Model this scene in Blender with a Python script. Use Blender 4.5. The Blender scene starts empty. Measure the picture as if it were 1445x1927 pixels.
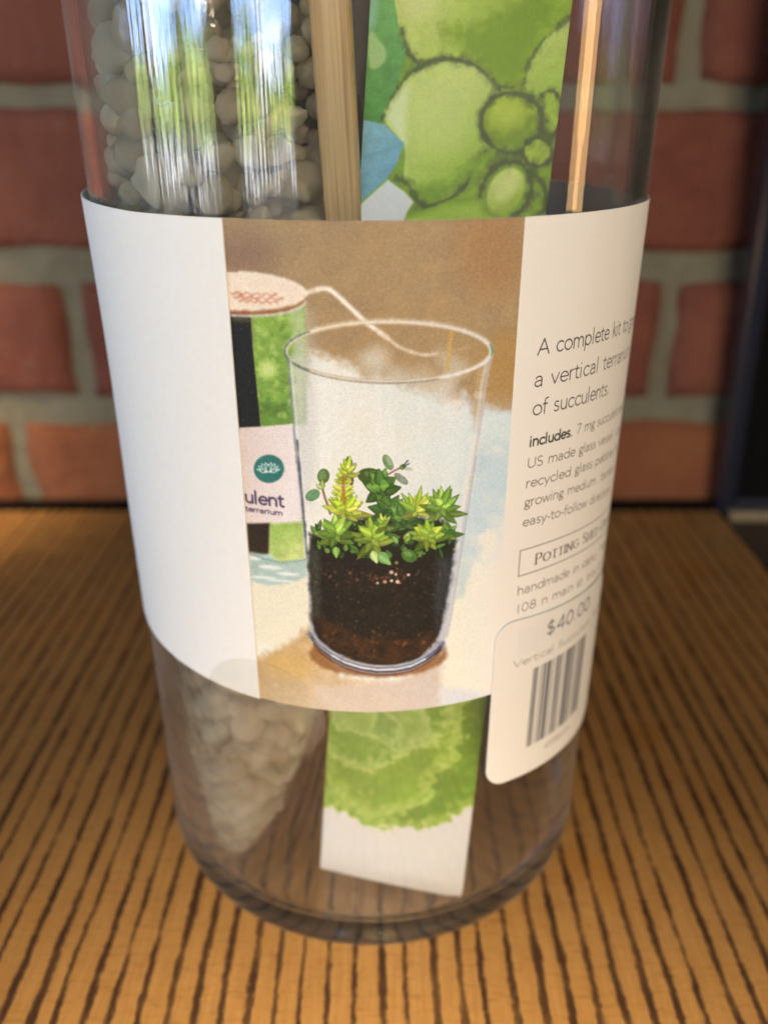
import bpy, bmesh, math, random
import numpy as np
from mathutils import Vector, Matrix, noise as mnoise

SC = bpy.context.scene
COL = SC.collection
R_ = math.radians
random.seed(7)
RNG = np.random.default_rng(11)

# ------------------------------------------------------------------ camera
FPX, TH, SS = 1566.0, 0.442, 0.055          # focal length in px of the 1445x1927 frame, pitch, vessel radius
DZ = 0.0052                                 # the vessel stands this much lower than first read
CAM = np.array([0.054 * SS, -3.307 * SS, 3.059 * SS + DZ])
cd = bpy.data.cameras.new("camera")
cam = bpy.data.objects.new("camera", cd)
COL.objects.link(cam)
cam.location = CAM
cam.rotation_euler = (math.pi / 2 - TH, 0, 0)
cd.sensor_fit = 'VERTICAL'
cd.sensor_height = 24.0
cd.sensor_width = 18.0
cd.lens = FPX / 1927.0 * 24.0
cd.clip_start = 0.01
cd.clip_end = 100
cd.dof.use_dof = True
cd.dof.focus_distance = 0.138
cd.dof.aperture_fstop = 6.8
cd.dof.aperture_blades = 0
SC.camera = cam

# ------------------------------------------------------------------ world, lamps, exposure
w = bpy.data.worlds.new("World")
SC.world = w
w.use_nodes = True
wb = w.node_tree.nodes["Background"]
wb.inputs[0].default_value = (0.90, 0.88, 0.86, 1)
wb.inputs[1].default_value = 0.05

def aim(o, target):
    o.rotation_euler = (Vector(target) - Vector(o.location)).to_track_quat('-Z', 'Y').to_euler()

def area(name, loc, target, size, energy, col, size_y=None, spread=180):
    ld = bpy.data.lights.new(name, 'AREA')
    ld.shape = 'RECTANGLE'
    ld.size = size
    ld.size_y = size_y or size
    ld.energy = energy
    ld.color = col
    ld.spread = R_(spread)
    o = bpy.data.objects.new(name, ld)
    COL.objects.link(o)
    o.location = loc
    aim(o, target)
    return o

def spot(name, loc, target, energy, col, angle, blend, rad):
    ld = bpy.data.lights.new(name, 'SPOT')
    ld.energy = energy
    ld.color = col
    ld.spot_size = R_(angle)
    ld.spot_blend = blend
    ld.shadow_soft_size = rad
    o = bpy.data.objects.new(name, ld)
    COL.objects.link(o)
    o.location = loc
    aim(o, target)
    return o

# warm shop lamps: one over the front of the table, one tall one to the right
spot("ceiling_spot", (0.06, -1.00, 1.20), (0.0, -0.255, 0.0), 235, (1.0, 0.78, 0.50), 15.5, 1.0, 0.07)
spot("wall_washer_spot", (-0.35, -0.20, 0.95), (-0.24, 0.205, 0.0), 42, (1.0, 0.72, 0.40), 13, 1.0, 0.03)
area("tall_lamp", (1.30, -0.10, 0.31), (0, 0, 0.1), 0.02, 0.10, (1.0, 0.56, 0.20), size_y=0.34)
area("tall_shade", (1.32, -0.10, 0.23), (0, 0, 0.1), 0.13, 0.70, (1.0, 0.58, 0.24), size_y=0.42)
area("added_front_fill", (0.35, -1.60, 0.44), (0, -0.05, 0.14), 0.80, 10.2, (1.0, 0.87, 0.66), size_y=0.12)  # added fill lamp in front, brightens the label and the vessel's contents

SC.view_settings.view_transform = 'Standard'
SC.view_settings.look = 'None'
SC.view_settings.exposure = 1.0
SC.view_settings.gamma = 1.0
SC.render.engine = 'CYCLES'
cy = SC.cycles
cy.max_bounces = 18
cy.transmission_bounces = 16
cy.transparent_max_bounces = 16
cy.glossy_bounces = 6
cy.diffuse_bounces = 4
cy.caustics_reflective = False
cy.caustics_refractive = True
cy.blur_glossy = 0.3
cy.sample_clamp_indirect = 20.0
cy.use_denoising = True

# ------------------------------------------------------------------ helpers
def tag(o, label=None, cat=None, group=None, kind=None):
    if label: o['label'] = label
    if cat: o['category'] = cat
    if group: o['group'] = group
    if kind: o['kind'] = kind
    return o

def empty(name, loc=(0, 0, 0)):
    o = bpy.data.objects.new(name, None)
    o.empty_display_size = 0.01
    COL.objects.link(o)
    o.location = loc
    return o

def link(name, me, parent=None, mat=None, smooth=False):
    if mat is not None and not me.materials:
        me.materials.append(mat)
    if smooth:
        me.polygons.foreach_set("use_smooth", [True] * len(me.polygons))
    o = bpy.data.objects.new(name, me)
    COL.objects.link(o)
    if parent is not None:
        o.parent = parent
    return o

def from_bm(name, bm, parent=None, mat=None, smooth=False):
    me = bpy.data.meshes.new(name)
    bm.to_mesh(me)
    bm.free()
    return link(name, me, parent, mat, smooth)

def box_bm(x0, x1, y0, y1, z0, z1, bev=0.0, seg=2):
    bm = bmesh.new()
    bmesh.ops.create_cube(bm, size=1)
    for v in bm.verts:
        v.co = Vector(((x0 + x1) / 2 + v.co.x * (x1 - x0), (y0 + y1) / 2 + v.co.y * (y1 - y0),
                       (z0 + z1) / 2 + v.co.z * (z1 - z0)))
    if bev:
        bmesh.ops.bevel(bm, geom=bm.edges[:], offset=bev, segments=seg, affect='EDGES', profile=0.6)
    return bm

class NT:
    """small wrapper for building node trees"""
    def __init__(self, name):
        self.m = bpy.data.materials.new(name)
        self.m.use_nodes = True
        self.t = self.m.node_tree
        self.out = self.t.nodes["Material Output"]
        self.b = self.t.nodes["Principled BSDF"]
    def n(self, typ, ins=None, **kw):
        nd = self.t.nodes.new(typ)
        for k, v in kw.items():
            setattr(nd, k, v)
        if ins:
            for k, v in ins.items():
                self.set(nd.inputs[k], v)
        return nd
    def set(self, sock, v):
        if hasattr(v, 'is_output'):
            self.t.links.new(v, sock)
        elif isinstance(v, bpy.types.Node):
            self.t.links.new(v.outputs[0], sock)
        else:
            sock.default_value = v
    def math(self, op, a, b=0.0, c=0.0, clamp=False):
        nd = self.n('ShaderNodeMath', {0: a, 1: b, 2: c}, operation=op)
        nd.use_clamp = clamp
        return nd.outputs[0]
    def mix(self, f, a, b, blend='MIX'):
        nd = self.t.nodes.new('ShaderNodeMix')
        nd.data_type = 'RGBA'
        nd.blend_type = blend
        self.set(nd.inputs[0], f)
        for s, v in ((6, a), (7, b)):
            if isinstance(v, tuple) and len(v) == 3: v = v + (1,)
            self.set(nd.inputs[s], v)
        return nd.outputs[2]
    def noise(self, vec, scale, detail=3, rough=0.5, dim='3D'):
        nd = self.n('ShaderNodeTexNoise', noise_dimensions=dim)
        if vec is not None: self.set(nd.inputs['Vector'], vec)
        nd.inputs['Scale'].default_value = scale
        nd.inputs['Detail'].default_value = detail
        nd.inputs['Roughness'].default_value = rough
        return nd.outputs[0]
    def ramp(self, f, stops):
        nd = self.n('ShaderNodeValToRGB')
        self.set(nd.inputs[0], f)
        cr = nd.color_ramp
        while len(cr.elements) < len(stops): cr.elements.new(0.5)
        for e, (p, c) in zip(cr.elements, stops):
            e.position = p
            e.color = tuple(c) + (1,) if len(c) == 3 else c
        return nd.outputs[0]
    def smooth(self, x, a, b):
        nd = self.n('ShaderNodeMapRange', interpolation_type='SMOOTHSTEP')
        self.set(nd.inputs[0], x)
        nd.inputs[1].default_value = a
        nd.inputs[2].default_value = b
        return nd.outputs[0]
    def bump(self, h, strength, dist, normal=None):
        nd = self.n('ShaderNodeBump')
        nd.inputs['Strength'].default_value = strength
        nd.inputs['Distance'].default_value = dist
        self.set(nd.inputs['Height'], h)
        if normal is not None: self.set(nd.inputs['Normal'], normal)
        return nd.outputs[0]
    def obj(self):
        return self.n('ShaderNodeTexCoord').outputs['Object']

def simple_mat(name, col, rough=0.5, spec=0.5, var=0.15, scale=60, bump=0.0):
    m = NT(name)
    nz = m.noise(m.obj(), scale, 4)
    dark = tuple(c * (1 - var) for c in col)
    lite = tuple(min(1, c * (1 + var)) for c in col)
    m.set(m.b.inputs['Base Color'], m.mix(nz, dark, lite))
    m.b.inputs['Roughness'].default_value = rough
    m.b.inputs['Specular IOR Level'].default_value = spec
    if bump:
        m.set(m.b.inputs['Normal'], m.bump(nz, 0.6, bump))
    return m.m

# ------------------------------------------------------------------ pixel readings of the photograph -> real places
cTH, sTH = math.cos(TH), math.sin(TH)
def rays(px, py):
    px = np.asarray(px, float); py = np.asarray(py, float)
    a = (px - 722.5) / FPX; b = -(py - 963.5) / FPX
    return np.stack([a, cTH + b * sTH, -sTH + b * cTH], -1)
R_LAB = 0.0550
def px_to_label(px, py):
    """photograph reading -> (arc in mm, height in mm) on the wrap label"""
    d = rays(px, py)
    A = d[..., 0]**2 + d[..., 1]**2
    B = CAM[0] * d[..., 0] + CAM[1] * d[..., 1]
    C = CAM[0]**2 + CAM[1]**2 - 0.0552**2
    q = np.maximum(B * B - A * C, 0)
    t = (-B - np.sqrt(q)) / A
    P = CAM + t[..., None] * d
    return np.arctan2(P[..., 0], -P[..., 1]) * 55.2, (P[..., 2] - DZ) * 1000
# the card inside the vessel: bottom and top corners
def px_at_z(px, py, z):
    d = rays(px, py); return CAM + d * (z - CAM[2]) / d[2]
def px_at_y(px, py, y):
    d = rays(px, py); return CAM + d * (y - CAM[1]) / d[1]
CB0 = px_at_z(604, 1626, .0093); CB1 = px_at_z(864, 1682, .0093)
if math.hypot(CB1[0], CB1[1]) > .0508: CB1[:2] *= .0508 / math.hypot(CB1[0], CB1[1])
CT0 = px_at_y(697, 0, -.0235); CT1 = px_at_y(1073, 0, -.0225)
CT1[2] = CT0[2]
CO = CB0.copy()
CW, CH, CREF = .0325, .235, float(np.linalg.norm(CT0 - CB0))
def card_pt(sx, t):
    """point of the card sheet: sx across 0..1, t = height in metres along its edges"""
    sx = np.asarray(sx)[..., None]; k = (np.asarray(t) / CREF)[..., None]
    return (CB0 + (CB1 - CB0) * sx) * (1 - k) + (CT0 + (CT1 - CT0) * sx) * k
def px_to_card(px, py):
    d = rays(px, py)
    sx = np.full(d.shape[:-1], .5); t = np.full(d.shape[:-1], CREF * .5)
    for _ in range(12):
        P0 = card_pt(sx, t); Du = card_pt(sx + 1, t) - P0; Dv = (card_pt(sx, t + .01) - P0) / .01
        A = np.stack([Du, Dv, -d], -1)
        q = np.linalg.solve(A, (CAM - P0)[..., None])[..., 0]
        sx = sx + q[..., 0]; t = t + q[..., 1]
    return sx * CW * 1000, t * 1000

# ------------------------------------------------------------------ small raster painter for the flat prints
def s2l(c):
    c = np.asarray(c, float)
    return np.where(c <= 0.04045, c / 12.92, ((c + 0.055) / 1.055) ** 2.4)
def l2s(c):
    c = np.clip(c, 0, 1)
    return np.where(c <= 0.0031308, c * 12.92, 1.055 * c ** (1 / 2.4) - 0.055)

def vnoise(h, w_, cell, rng):
    """smooth value noise, cell in px"""
    gh, gw = int(h / cell) + 3, int(w_ / cell) + 3
    g = rng.random((gh, gw)).astype(np.float32)
    y = np.arange(h) / cell; x = np.arange(w_) / cell
    yi = y.astype(int); xi = x.astype(int)
    fy = (y - yi); fx = (x - xi)
    fy = (fy * fy * (3 - 2 * fy))[:, None]; fx = (fx * fx * (3 - 2 * fx))[None, :]
    a = g[yi][:, xi]; b = g[yi][:, xi + 1]; c = g[yi + 1][:, xi]; d = g[yi + 1][:, xi + 1]
    return (a * (1 - fy) + c * fy) * (1 - fx) + (b * (1 - fy) + d * fy) * fx
def fbm(h, w_, cell, rng, oct_=4):
    s = 0; amp = 1; tot = 0
    for _ in range(oct_):
        s = s + amp * vnoise(h, w_, max(cell, 1.01), rng); tot += amp; amp *= 0.55; cell /= 2
    return s / tot

class Paint:
    def __init__(self, u0, u1, v0, v1, ppm, conv, base):
        self.u0, self.v0, self.ppm, self.conv = u0, v0, ppm, conv
        self.W = int((u1 - u0) * ppm); self.H = int((v1 - v0) * ppm)
        self.a = np.empty((self.H, self.W, 3), np.float32); self.a[:] = np.array(base) / 255.0
        self.rng = np.random.default_rng(5)
        self.N = [fbm(self.H, self.W, c, self.rng) - 0.5 for c in (90, 34, 12)]
    def P(self, pts):
        pts = np.asarray(pts, float)
        u, v = self.conv(pts[:, 0], pts[:, 1])
        return np.stack([(u - self.u0) * self.ppm, (v - self.v0) * self.ppm], 1)
    def sdf(self, T, pad, closed=True):
        x0 = int(max(0, T[:, 0].min() - pad)); x1 = int(min(self.W, T[:, 0].max() + pad + 1))
        y0 = int(max(0, T[:, 1].min() - pad)); y1 = int(min(self.H, T[:, 1].max() + pad + 1))
        if x1 <= x0 or y1 <= y0: return None
        X, Y = np.meshgrid(np.arange(x0, x1, dtype=np.float32), np.arange(y0, y1, dtype=np.float32))
        D = np.full(X.shape, 1e9, np.float32); ins = np.zeros(X.shape, bool)
        n = len(T)
        for i in range(n if closed else n - 1):
            ax, ay = T[i]; bx, by = T[(i + 1) % n]
            dx, dy = bx - ax, by - ay
            L = dx * dx + dy * dy + 1e-9
            t = np.clip(((X - ax) * dx + (Y - ay) * dy) / L, 0, 1)
            D = np.minimum(D, (X - ax - t * dx) ** 2 + (Y - ay - t * dy) ** 2)
            if closed and abs(dy) > 1e-9:
                c = ((ay > Y) != (by > Y)) & (X < (bx - ax) * (Y - ay) / dy + ax)
                ins ^= c
        D = np.sqrt(D)
        if closed: D = np.where(ins, -D, D)
        return (slice(y0, y1), slice(x0, x1)), D, X, Y
    def blend(self, sl, m, col):
        col = np.asarray(col, np.float32)
        if col.ndim == 1: col = (col / 255.0)[None, None, :]
        else: col = col / 255.0
        m = m[..., None]
        self.a[sl] = self.a[sl] * (1 - m) + col * m
    def shade(self, sl, c, c2, X, Y, grad, mott):
        """colour field: c to c2 along a gradient line given in raster px, with mottling"""
        c = np.array(c, np.float32); out = np.broadcast_to(c, X.shape + (3,)).copy()
        if c2 is not None:
            (gx0, gy0), (gx1, gy1) = grad
            dx, dy = gx1 - gx0, gy1 - gy0
            t = np.clip(((X - gx0) * dx + (Y - gy0) * dy) / (dx * dx + dy * dy), 0, 1)
            t = np.clip(t + self.N[1][sl] * 0.5, 0, 1)[..., None]
            out = out * (1 - t) + np.array(c2, np.float32) * t
        if mott:
            out = out * (1 + mott * (self.N[1][sl] + self.N[2][sl]))[..., None]
        return np.clip(out, 0, 255)
    def poly(self, pts, c, soft=1.5, alpha=1.0, c2=None, grad=None, rag=0.0, mott=0.0, nl=2, raw=False):
        T = np.asarray(pts, float) if raw else self.P(pts)
        r = self.sdf(T, soft * 2 + rag + 2)
        if r is None: return
        sl, D, X, Y = r
        if rag: D = D + rag * 2 * self.N[nl][sl]
        m = np.clip(0.5 - D / soft, 0, 1) * alpha
        if c2 is not None:
            G = self.P(grad)
            col = self.shade(sl, c, c2, X, Y, G, mott)
        else:
            col = self.shade(sl, c, None, X, Y, None, mott)
        self.blend(sl, m, col)
    def line(self, pts, c, wd, soft=1.2, alpha=1.0, rag=0.0, raw=False, nl=2):
        """wd in raster px"""
        T = np.asarray(pts, float) if raw else self.P(pts)
        for i in range(0, len(T) - 1, 6):
            seg = T[i:i + 7]
            r = self.sdf(seg, wd + soft * 2 + rag, closed=False)
            if r is None: continue
            sl, D, X, Y = r
            if rag: D = D + rag * 2 * self.N[nl][sl]
            m = np.clip(0.5 - (D - wd / 2) / soft, 0, 1) * alpha
            self.blend(sl, m, np.array(c, np.float32))
    def ell(self, cx, cy, rx, ry, c, rot=0, n=28, **k):
        self.poly(ellpts(cx, cy, rx, ry, rot, n), c, **k)
    def grain(self, sl, amp, rng=None):
        rng = rng or self.rng
        s = self.a[sl].shape
        g = rng.normal(0, 1, s[:2]).astype(np.float32)
        g = (g + np.roll(g, 1, 0) + np.roll(g, 1, 1)) / 1.7
        self.a[sl] = np.clip(self.a[sl] + (g * amp / 255)[..., None], 0, 1)
    def image(self, name, light=None, white=0.80):
        """divide the readings by how white paper reads there, so that only the ink stays"""
        lin = s2l(np.clip(self.a, 0, 1))
        if light is None:
            Lw = s2l(np.array([232, 230, 226]) / 255.0)[None, None, :]
        else:
            Lw = light
        alb = np.clip(lin / Lw * white, 0.004, 0.86)
        out = np.ones((self.H, self.W, 4), np.float32)
        out[..., :3] = l2s(alb)
        im = bpy.data.images.new(name, self.W, self.H)
        im.pixels.foreach_set(out.ravel())
        im.update()
        im.pack()
        return im

def ellpts(cx, cy, rx, ry, rot=0, n=28, a0=0, a1=360):
    a = np.radians(np.linspace(a0, a1, n, endpoint=(a1 - a0) < 360))
    x = rx * np.cos(a); y = ry * np.sin(a); r = math.radians(rot)
    return np.stack([cx + x * math.cos(r) - y * math.sin(r), cy + x * math.sin(r) + y * math.cos(r)], 1)

def smooth_loop(P, n=5, closed=True):
    P = [np.array(p, float) for p in P]; out = []; m = len(P)
    for i in range(m if closed else m - 1):
        p0, p1, p2, p3 = (P[(i - 1) % m], P[i], P[(i + 1) % m], P[(i + 2) % m]) if closed else (P[max(i - 1, 0)], P[i], P[i + 1], P[min(i + 2, m - 1)])
        for t in np.linspace(0, 1, n, endpoint=False):
            out.append(tuple(.5 * ((2 * p1) + (-p0 + p2) * t + (2 * p0 - 5 * p1 + 4 * p2 - p3) * t * t + (-p0 + 3 * p1 - 3 * p2 + p3) * t ** 3)))
    if not closed: out.append(tuple(P[-1]))
    return out

# --- a light humanist pen-stroke alphabet (x-height 1, capitals 1.5)
def arc(cx, cy, rx, ry, a0, a1, n=12):
    a = np.radians(np.linspace(a0, a1, n))
    return [(cx + rx * math.cos(t), cy + ry * math.sin(t)) for t in a]
G = {
 'a': (.82, [arc(.37,.68,.28,.32,155,0)+[(.65,.0)], [(.65,.58),(.40,.56)]+arc(.34,.28,.29,.28,90,270)+[(.50,.05),(.65,.22)]]),
 'b': (1.0, [[(.08,1.6),(.08,0)], arc(.48,.5,.40,.5,180,540)]),
 'c': (.80, [arc(.46,.5,.42,.5,48,312)]),
 'd': (1.0, [[(.88,1.6),(.88,0)], arc(.46,.5,.42,.5,0,360)]),
 'e': (.88, [[(.04,.52),(.83,.52)]+arc(.45,.5,.41,.5,8,315)]),
 'f': (.46, [arc(.42,1.32,.26,.28,75,180)+[(.16,0)], [(-.02,1),(.42,1)]]),
 'g': (.82, [arc(.36,.68,.30,.32,0,360), [(.6,.9),(.82,.98)], [(.22,.40),(.12,.22),(.25,.10),(.60,.03)], arc(.40,-.24,.36,.25,0,360)]),
 'h': (.86, [[(.08,1.6),(.08,0)], [(.08,.55)]+arc(.41,.58,.33,.42,170,0)+[(.74,0)]]),
 'i': (.32, [[(.10,1),(.10,0)], [(.10,1.42),(.10,1.46)]]),
 'k': (.74, [[(.08,1.6),(.08,0)], [(.64,1),(.10,.48)], [(.26,.62),(.72,0)]]),
 'l': (.32, [[(.10,1.6),(.10,0)]]),
 'm': (1.42, [[(.08,1),(.08,0)], [(.08,.6)]+arc(.38,.62,.30,.38,170,0)+[(.68,0)], [(.68,.6)]+arc(.98,.62,.30,.38,170,0)+[(1.28,0)]]),
 'n': (.86, [[(.08,1),(.08,0)], [(.08,.55)]+arc(.41,.58,.33,.42,170,0)+[(.74,0)]]),
 'o': (.98, [arc(.48,.5,.44,.5,0,360,18)]),
 'p': (1.0, [[(.08,1),(.08,-.5)], arc(.48,.5,.42,.5,180,540)]),
 'r': (.52, [[(.08,1),(.08,0)], [(.08,.5)]+arc(.40,.60,.32,.40,175,80)]),
 's': (.66, [arc(.32,.75,.24,.25,40,270)+arc(.30,.25,.27,.25,88,-140)]),
 't': (.52, [[(.18,1.3),(.18,.26)]+arc(.40,.26,.22,.26,180,290), [(-.02,1),(.46,1)]]),
 'u': (.86, [[(.08,1),(.08,.42)]+arc(.41,.42,.33,.42,180,350)+[(.74,.6)], [(.74,1),(.74,0)]]),
 'v': (.78, [[(0,1),(.37,0),(.74,1)]]),
 'w': (1.18, [[(0,1),(.28,0),(.56,1),(.84,0),(1.12,1)]]),
 'y': (.78, [[(0,1),(.38,.02)], [(.74,1),(.18,-.5)]]),
 'A': (1.2, [[(0,0),(.58,1.5),(1.16,0)], [(.20,.5),(.96,.5)]]),
 'U': (1.16, [[(.08,1.5),(.08,.5)]+arc(.54,.5,.46,.5,180,360)+[(1.0,1.5)]]),
 'S': (.88, [arc(.42,1.12,.32,.38,40,270)+arc(.40,.37,.36,.37,88,-145)]),
 'V': (1.1, [[(0,1.5),(.54,0),(1.08,1.5)]]),
 'P': (.86, [[(.08,0),(.08,1.5),(.35,1.5)]+arc(.38,1.1,.36,.40,90,-90)+[(.08,.7)]]),
 'O': (1.32, [arc(.62,.75,.6,.77,0,360,20)]),
 'T': (1.02, [[(0,1.5),(1.0,1.5)], [(.5,1.5),(.5,0)]]),
 'I': (.36, [[(.14,1.5),(.14,0)]]),
 'N': (1.22, [[(.08,0),(.08,1.5),(1.04,0),(1.04,1.5)]]),
 'G': (1.28, [arc(.68,.75,.62,.77,48,325)+[(1.2,.7),(.8,.7)]]),
 'H': (1.16, [[(.08,0),(.08,1.5)], [(1.0,0),(1.0,1.5)], [(.08,.78),(1.0,.78)]]),
 'E': (.84, [[(.74,0),(.08,0),(.08,1.5),(.74,1.5)], [(.08,.78),(.64,.78)]]),
 'D': (1.22, [[(.08,0),(.08,1.5),(.4,1.5)]+arc(.46,.75,.66,.75,90,-90)+[(.08,0)]]),
 'C': (1.18, [arc(.66,.75,.62,.77,50,310)]),
 'R': (.94, [[(.08,0),(.08,1.5),(.35,1.5)]+arc(.38,1.12,.34,.38,90,-90)+[(.08,.74)], [(.38,.74),(.88,0)]]),
 '0': (.94, [arc(.42,.75,.38,.75,0,360,18)]),
 '1': (.6, [[(.26,1.5),(.26,0)]]),
 '2': (.9, [arc(.38,1.12,.34,.38,160,-30)+[(.05,0),(.78,0)]]),
 '4': (.94, [[(.64,0),(.64,1.5),(.02,.42),(.84,.42)]]),
 '5': (.9, [[(.72,1.5),(.2,1.5),(.12,.85)]+arc(.36,.48,.36,.48,110,-140)]),
 '7': (.9, [[(.04,1.5),(.78,1.5),(.26,0)]]),
 '8': (.94, [arc(.42,1.12,.30,.38,0,360), arc(.42,.38,.38,.38,0,360)]),
 '$': (.94, [arc(.42,1.06,.30,.34,40,270)+arc(.40,.40,.34,.34,88,-145), [(.41,1.65),(.41,-.16)]]),
 '-': (.5, [[(.06,.5),(.42,.5)]]),
 '.': (.34, [[(.12,.03),(.12,.07)]]),
 ' ': (.55, []),
}
def text_strokes(s, caps=False):
    x = 0; out = []
    for i, ch in enumerate(s):
        sc = 1.0
        if caps and ch.islower(): g = G[ch.upper()]; sc = 0.78
        else: g = G.get(ch, G[' '])
        for st in g[1]:
            out.append([(x + a * sc, b * sc) for a, b in st])
        x += (g[0] + 0.10) * sc + (0.05 if caps else 0)
    return x, out
def write(pt, s, u, v, xh, col, wd, slope=0.0, bow=0.0, width=None, alpha=1.0, soft=1.3, serif=False, caps=False, fade=None):
    """text on a print: baseline start (u, v) mm, x-height xh mm, pen wd mm, slope of the baseline"""
    total, sts = text_strokes(s, caps)
    k = xh if width is None else width / total
    def M(a, b):
        uu = u + a * k
        return ((uu - pt.u0) * pt.ppm, (v + b * xh + slope * (uu - u) + bow * (uu - u) ** 2 - pt.v0) * pt.ppm)
    for st in sts:
        pts = [M(a, b) for a, b in st]
        if serif:
            for p, q, A_, B_ in zip(pts[:-1], pts[1:], st[:-1], st[1:]):
                ang = abs(math.atan2(B_[1] - A_[1], (B_[0] - A_[0]) + 1e-6))
                vert = abs(math.sin(ang))
                wd_ = wd * (0.35 + 1.1 * vert ** 2)
                pt.line([p, q], col, wd_ * pt.ppm, soft, alpha, raw=True)
            for (A_, B_) in ((st[0], st[1]), (st[-1], st[-2])):
                if abs(A_[0] - B_[0]) < 0.02 and abs(A_[1] - B_[1]) > .3:
                    pt.line([M(A_[0] - .16, A_[1]), M(A_[0] + .16, A_[1])], col, wd * .5 * pt.ppm, soft, alpha, raw=True)
        else:
            pt.line(pts, col, wd * pt.ppm, soft, alpha, raw=True)
    return total * k

# ================================================================== wrap label print
PPM = 13.0
lab = Paint(-76, 76, 62, 158, PPM, px_to_label, (231, 229, 228))
# how white paper reads from left (daylight) to right (lamp light)
uu = np.linspace(-76, 76, lab.W)
keys = [-76, -50, -22, 0, 26, 45, 76]
kc = np.array([[214, 216, 232], [226, 227, 236], [232, 230, 228], [236, 232, 220], [240, 222, 184], [232, 208, 168], [210, 180, 140]], float) / 255
LIGHT = np.stack([np.interp(uu, keys, kc[:, i]) for i in range(3)], -1)
lab.a[:] = LIGHT[None, :, :]
A3 = lambda L: [(400 + x * .429, 400 + y * .429) for x, y in L]
A4 = lambda L: [(400 + x * .429, 820 + y * .429) for x, y in L]
UL, UR = -21.6, 25.1                       # edges of the printed picture, mm
xa = int((UL - lab.u0) * PPM); xb = int((UR - lab.u0) * PPM)
pic = (slice(0, lab.H), slice(xa, xb))
keep = lab.a.copy()
full = [(380, 380), (1060, 380), (1060, 1380), (380, 1380)]
lab.poly(full, (158, 134, 100), c2=(176, 142, 90), grad=[(430, 500), (980, 760)], mott=.06)
lab.ell(455, 480, 60, 40, (128, 98, 84), soft=60, alpha=.6)
lab.ell(930, 470, 70, 90, (168, 116, 66), soft=80, alpha=.5)
lab.ell(960, 690, 50, 60, (176, 128, 56), soft=60, alpha=.7)
lab.poly(A3([(1150, 700), (1240, 560), (1400, 530), (1400, 880), (1180, 860)]), (182, 140, 80), soft=30, alpha=.6)
rr0 = random.Random(8)
# cloth the glass stands on
lab.poly(A3([(410, 610), (455, 612), (520, 640), (600, 670), (660, 730), (780, 745), (880, 778), (960, 812), (1080, 850), (1105, 795),
             (1150, 900), (1200, 862), (1330, 885), (1420, 890), (1420, 2300), (-50, 2300), (-50, 930), (300, 930), (400, 900)]),
         (228, 228, 215), c2=(220, 222, 204), grad=[(600, 760), (960, 850)], soft=22, rag=12, mott=.02)
lab.poly(A3([(700, 760), (880, 790), (960, 825), (1080, 865), (1340, 900), (1340, 1280), (1260, 1500), (900, 1300), (860, 1000)]), (212, 219, 205), soft=90, alpha=.7, rag=16)
lab.poly(A4([(1120, 60), (1330, 20), (1330, 260), (1270, 300), (1250, 420), (1290, 440), (1180, 560), (1060, 640), (1050, 560), (1080, 400)]), (196, 208, 194), soft=34, alpha=.8, rag=26)
lab.poly(A4([(1140, 0), (1180, 0), (1150, 200), (1110, 330), (1080, 330), (1110, 150)]), (232, 222, 190), soft=14, alpha=.8)
lab.ell(400 + 1205 * .429, 820 + 480 * .429, 20, 30, (240, 228, 192), rot=24, soft=12, rag=10, alpha=.9)
for _ in range(46):
    x = rr0.uniform(1060, 1300); y = rr0.uniform(60, 660)
    lab.ell(400 + x * .429, 820 + y * .429, rr0.uniform(4, 15), rr0.uniform(4, 12), rr0.choice([(234, 226, 196), (214, 216, 196), (178, 198, 190), (226, 222, 198)]), rot=rr0.uniform(0, 180), soft=14, rag=8, alpha=.35)
for _ in range(60):
    x = rr0.uniform(440, 1120); y = rr0.uniform(620, 1160)
    lab.ell(400 + x * .429, 400 + y * .429, rr0.uniform(8, 26), rr0.uniform(6, 22), rr0.choice([(234, 232, 218), (218, 222, 208), (226, 228, 212), (230, 224, 200)]), rot=rr0.uniform(0, 180), soft=40, alpha=.35)
lab.ell(400 + 1160 * .429, 820 + 620 * .429, 40, 34, (236, 228, 196), soft=30, rag=6)
lab.poly(A4([(1060, 650), (1250, 560), (1400, 600), (1400, 1260), (960, 1260), (1000, 960)]), (238, 228, 192), soft=40, alpha=.9, rag=10)
lab.poly(A4([(1090, 560), (1140, 560), (1110, 700), (1060, 720)]), (178, 196, 186), soft=16, alpha=.6, rag=10)
for q in [(900, 745), (905, 800), (860, 760), (935, 845), (1000, 820)]:
    lab.ell(q[0], q[1], 9, 7, (240, 228, 200), soft=6, alpha=.6)
lab.poly(A4([(160, 600), (440, 600), (470, 880), (420, 860), (300, 960), (190, 900)]), (226, 220, 196), soft=30, alpha=.9)
# gold-brown reflection of the table at the foot of the picture
lab.poly(A4([(170, 985), (260, 950), (360, 900), (420, 840), (430, 880), (560, 1060), (800, 1090), (980, 980), (1010, 950), (990, 1250), (150, 1250)]),
         (192, 160, 112), c2=(208, 190, 162), grad=[(560, 1225), (640, 1330)], soft=22, rag=10, mott=.10)
lab.poly(A4([(450, 1100), (980, 1050), (990, 1250), (440, 1250)]), (206, 192, 176), soft=14, alpha=.7)
lab.poly(A4([(1000, 1100), (1240, 1130), (1240, 1170), (990, 1200)]), (206, 206, 206), soft=20, alpha=.6)
lab.ell(400 + 340 * .429, 820 + 1020 * .429, 46, 24, (204, 170, 96), soft=34, rag=12, alpha=.55)
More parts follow.
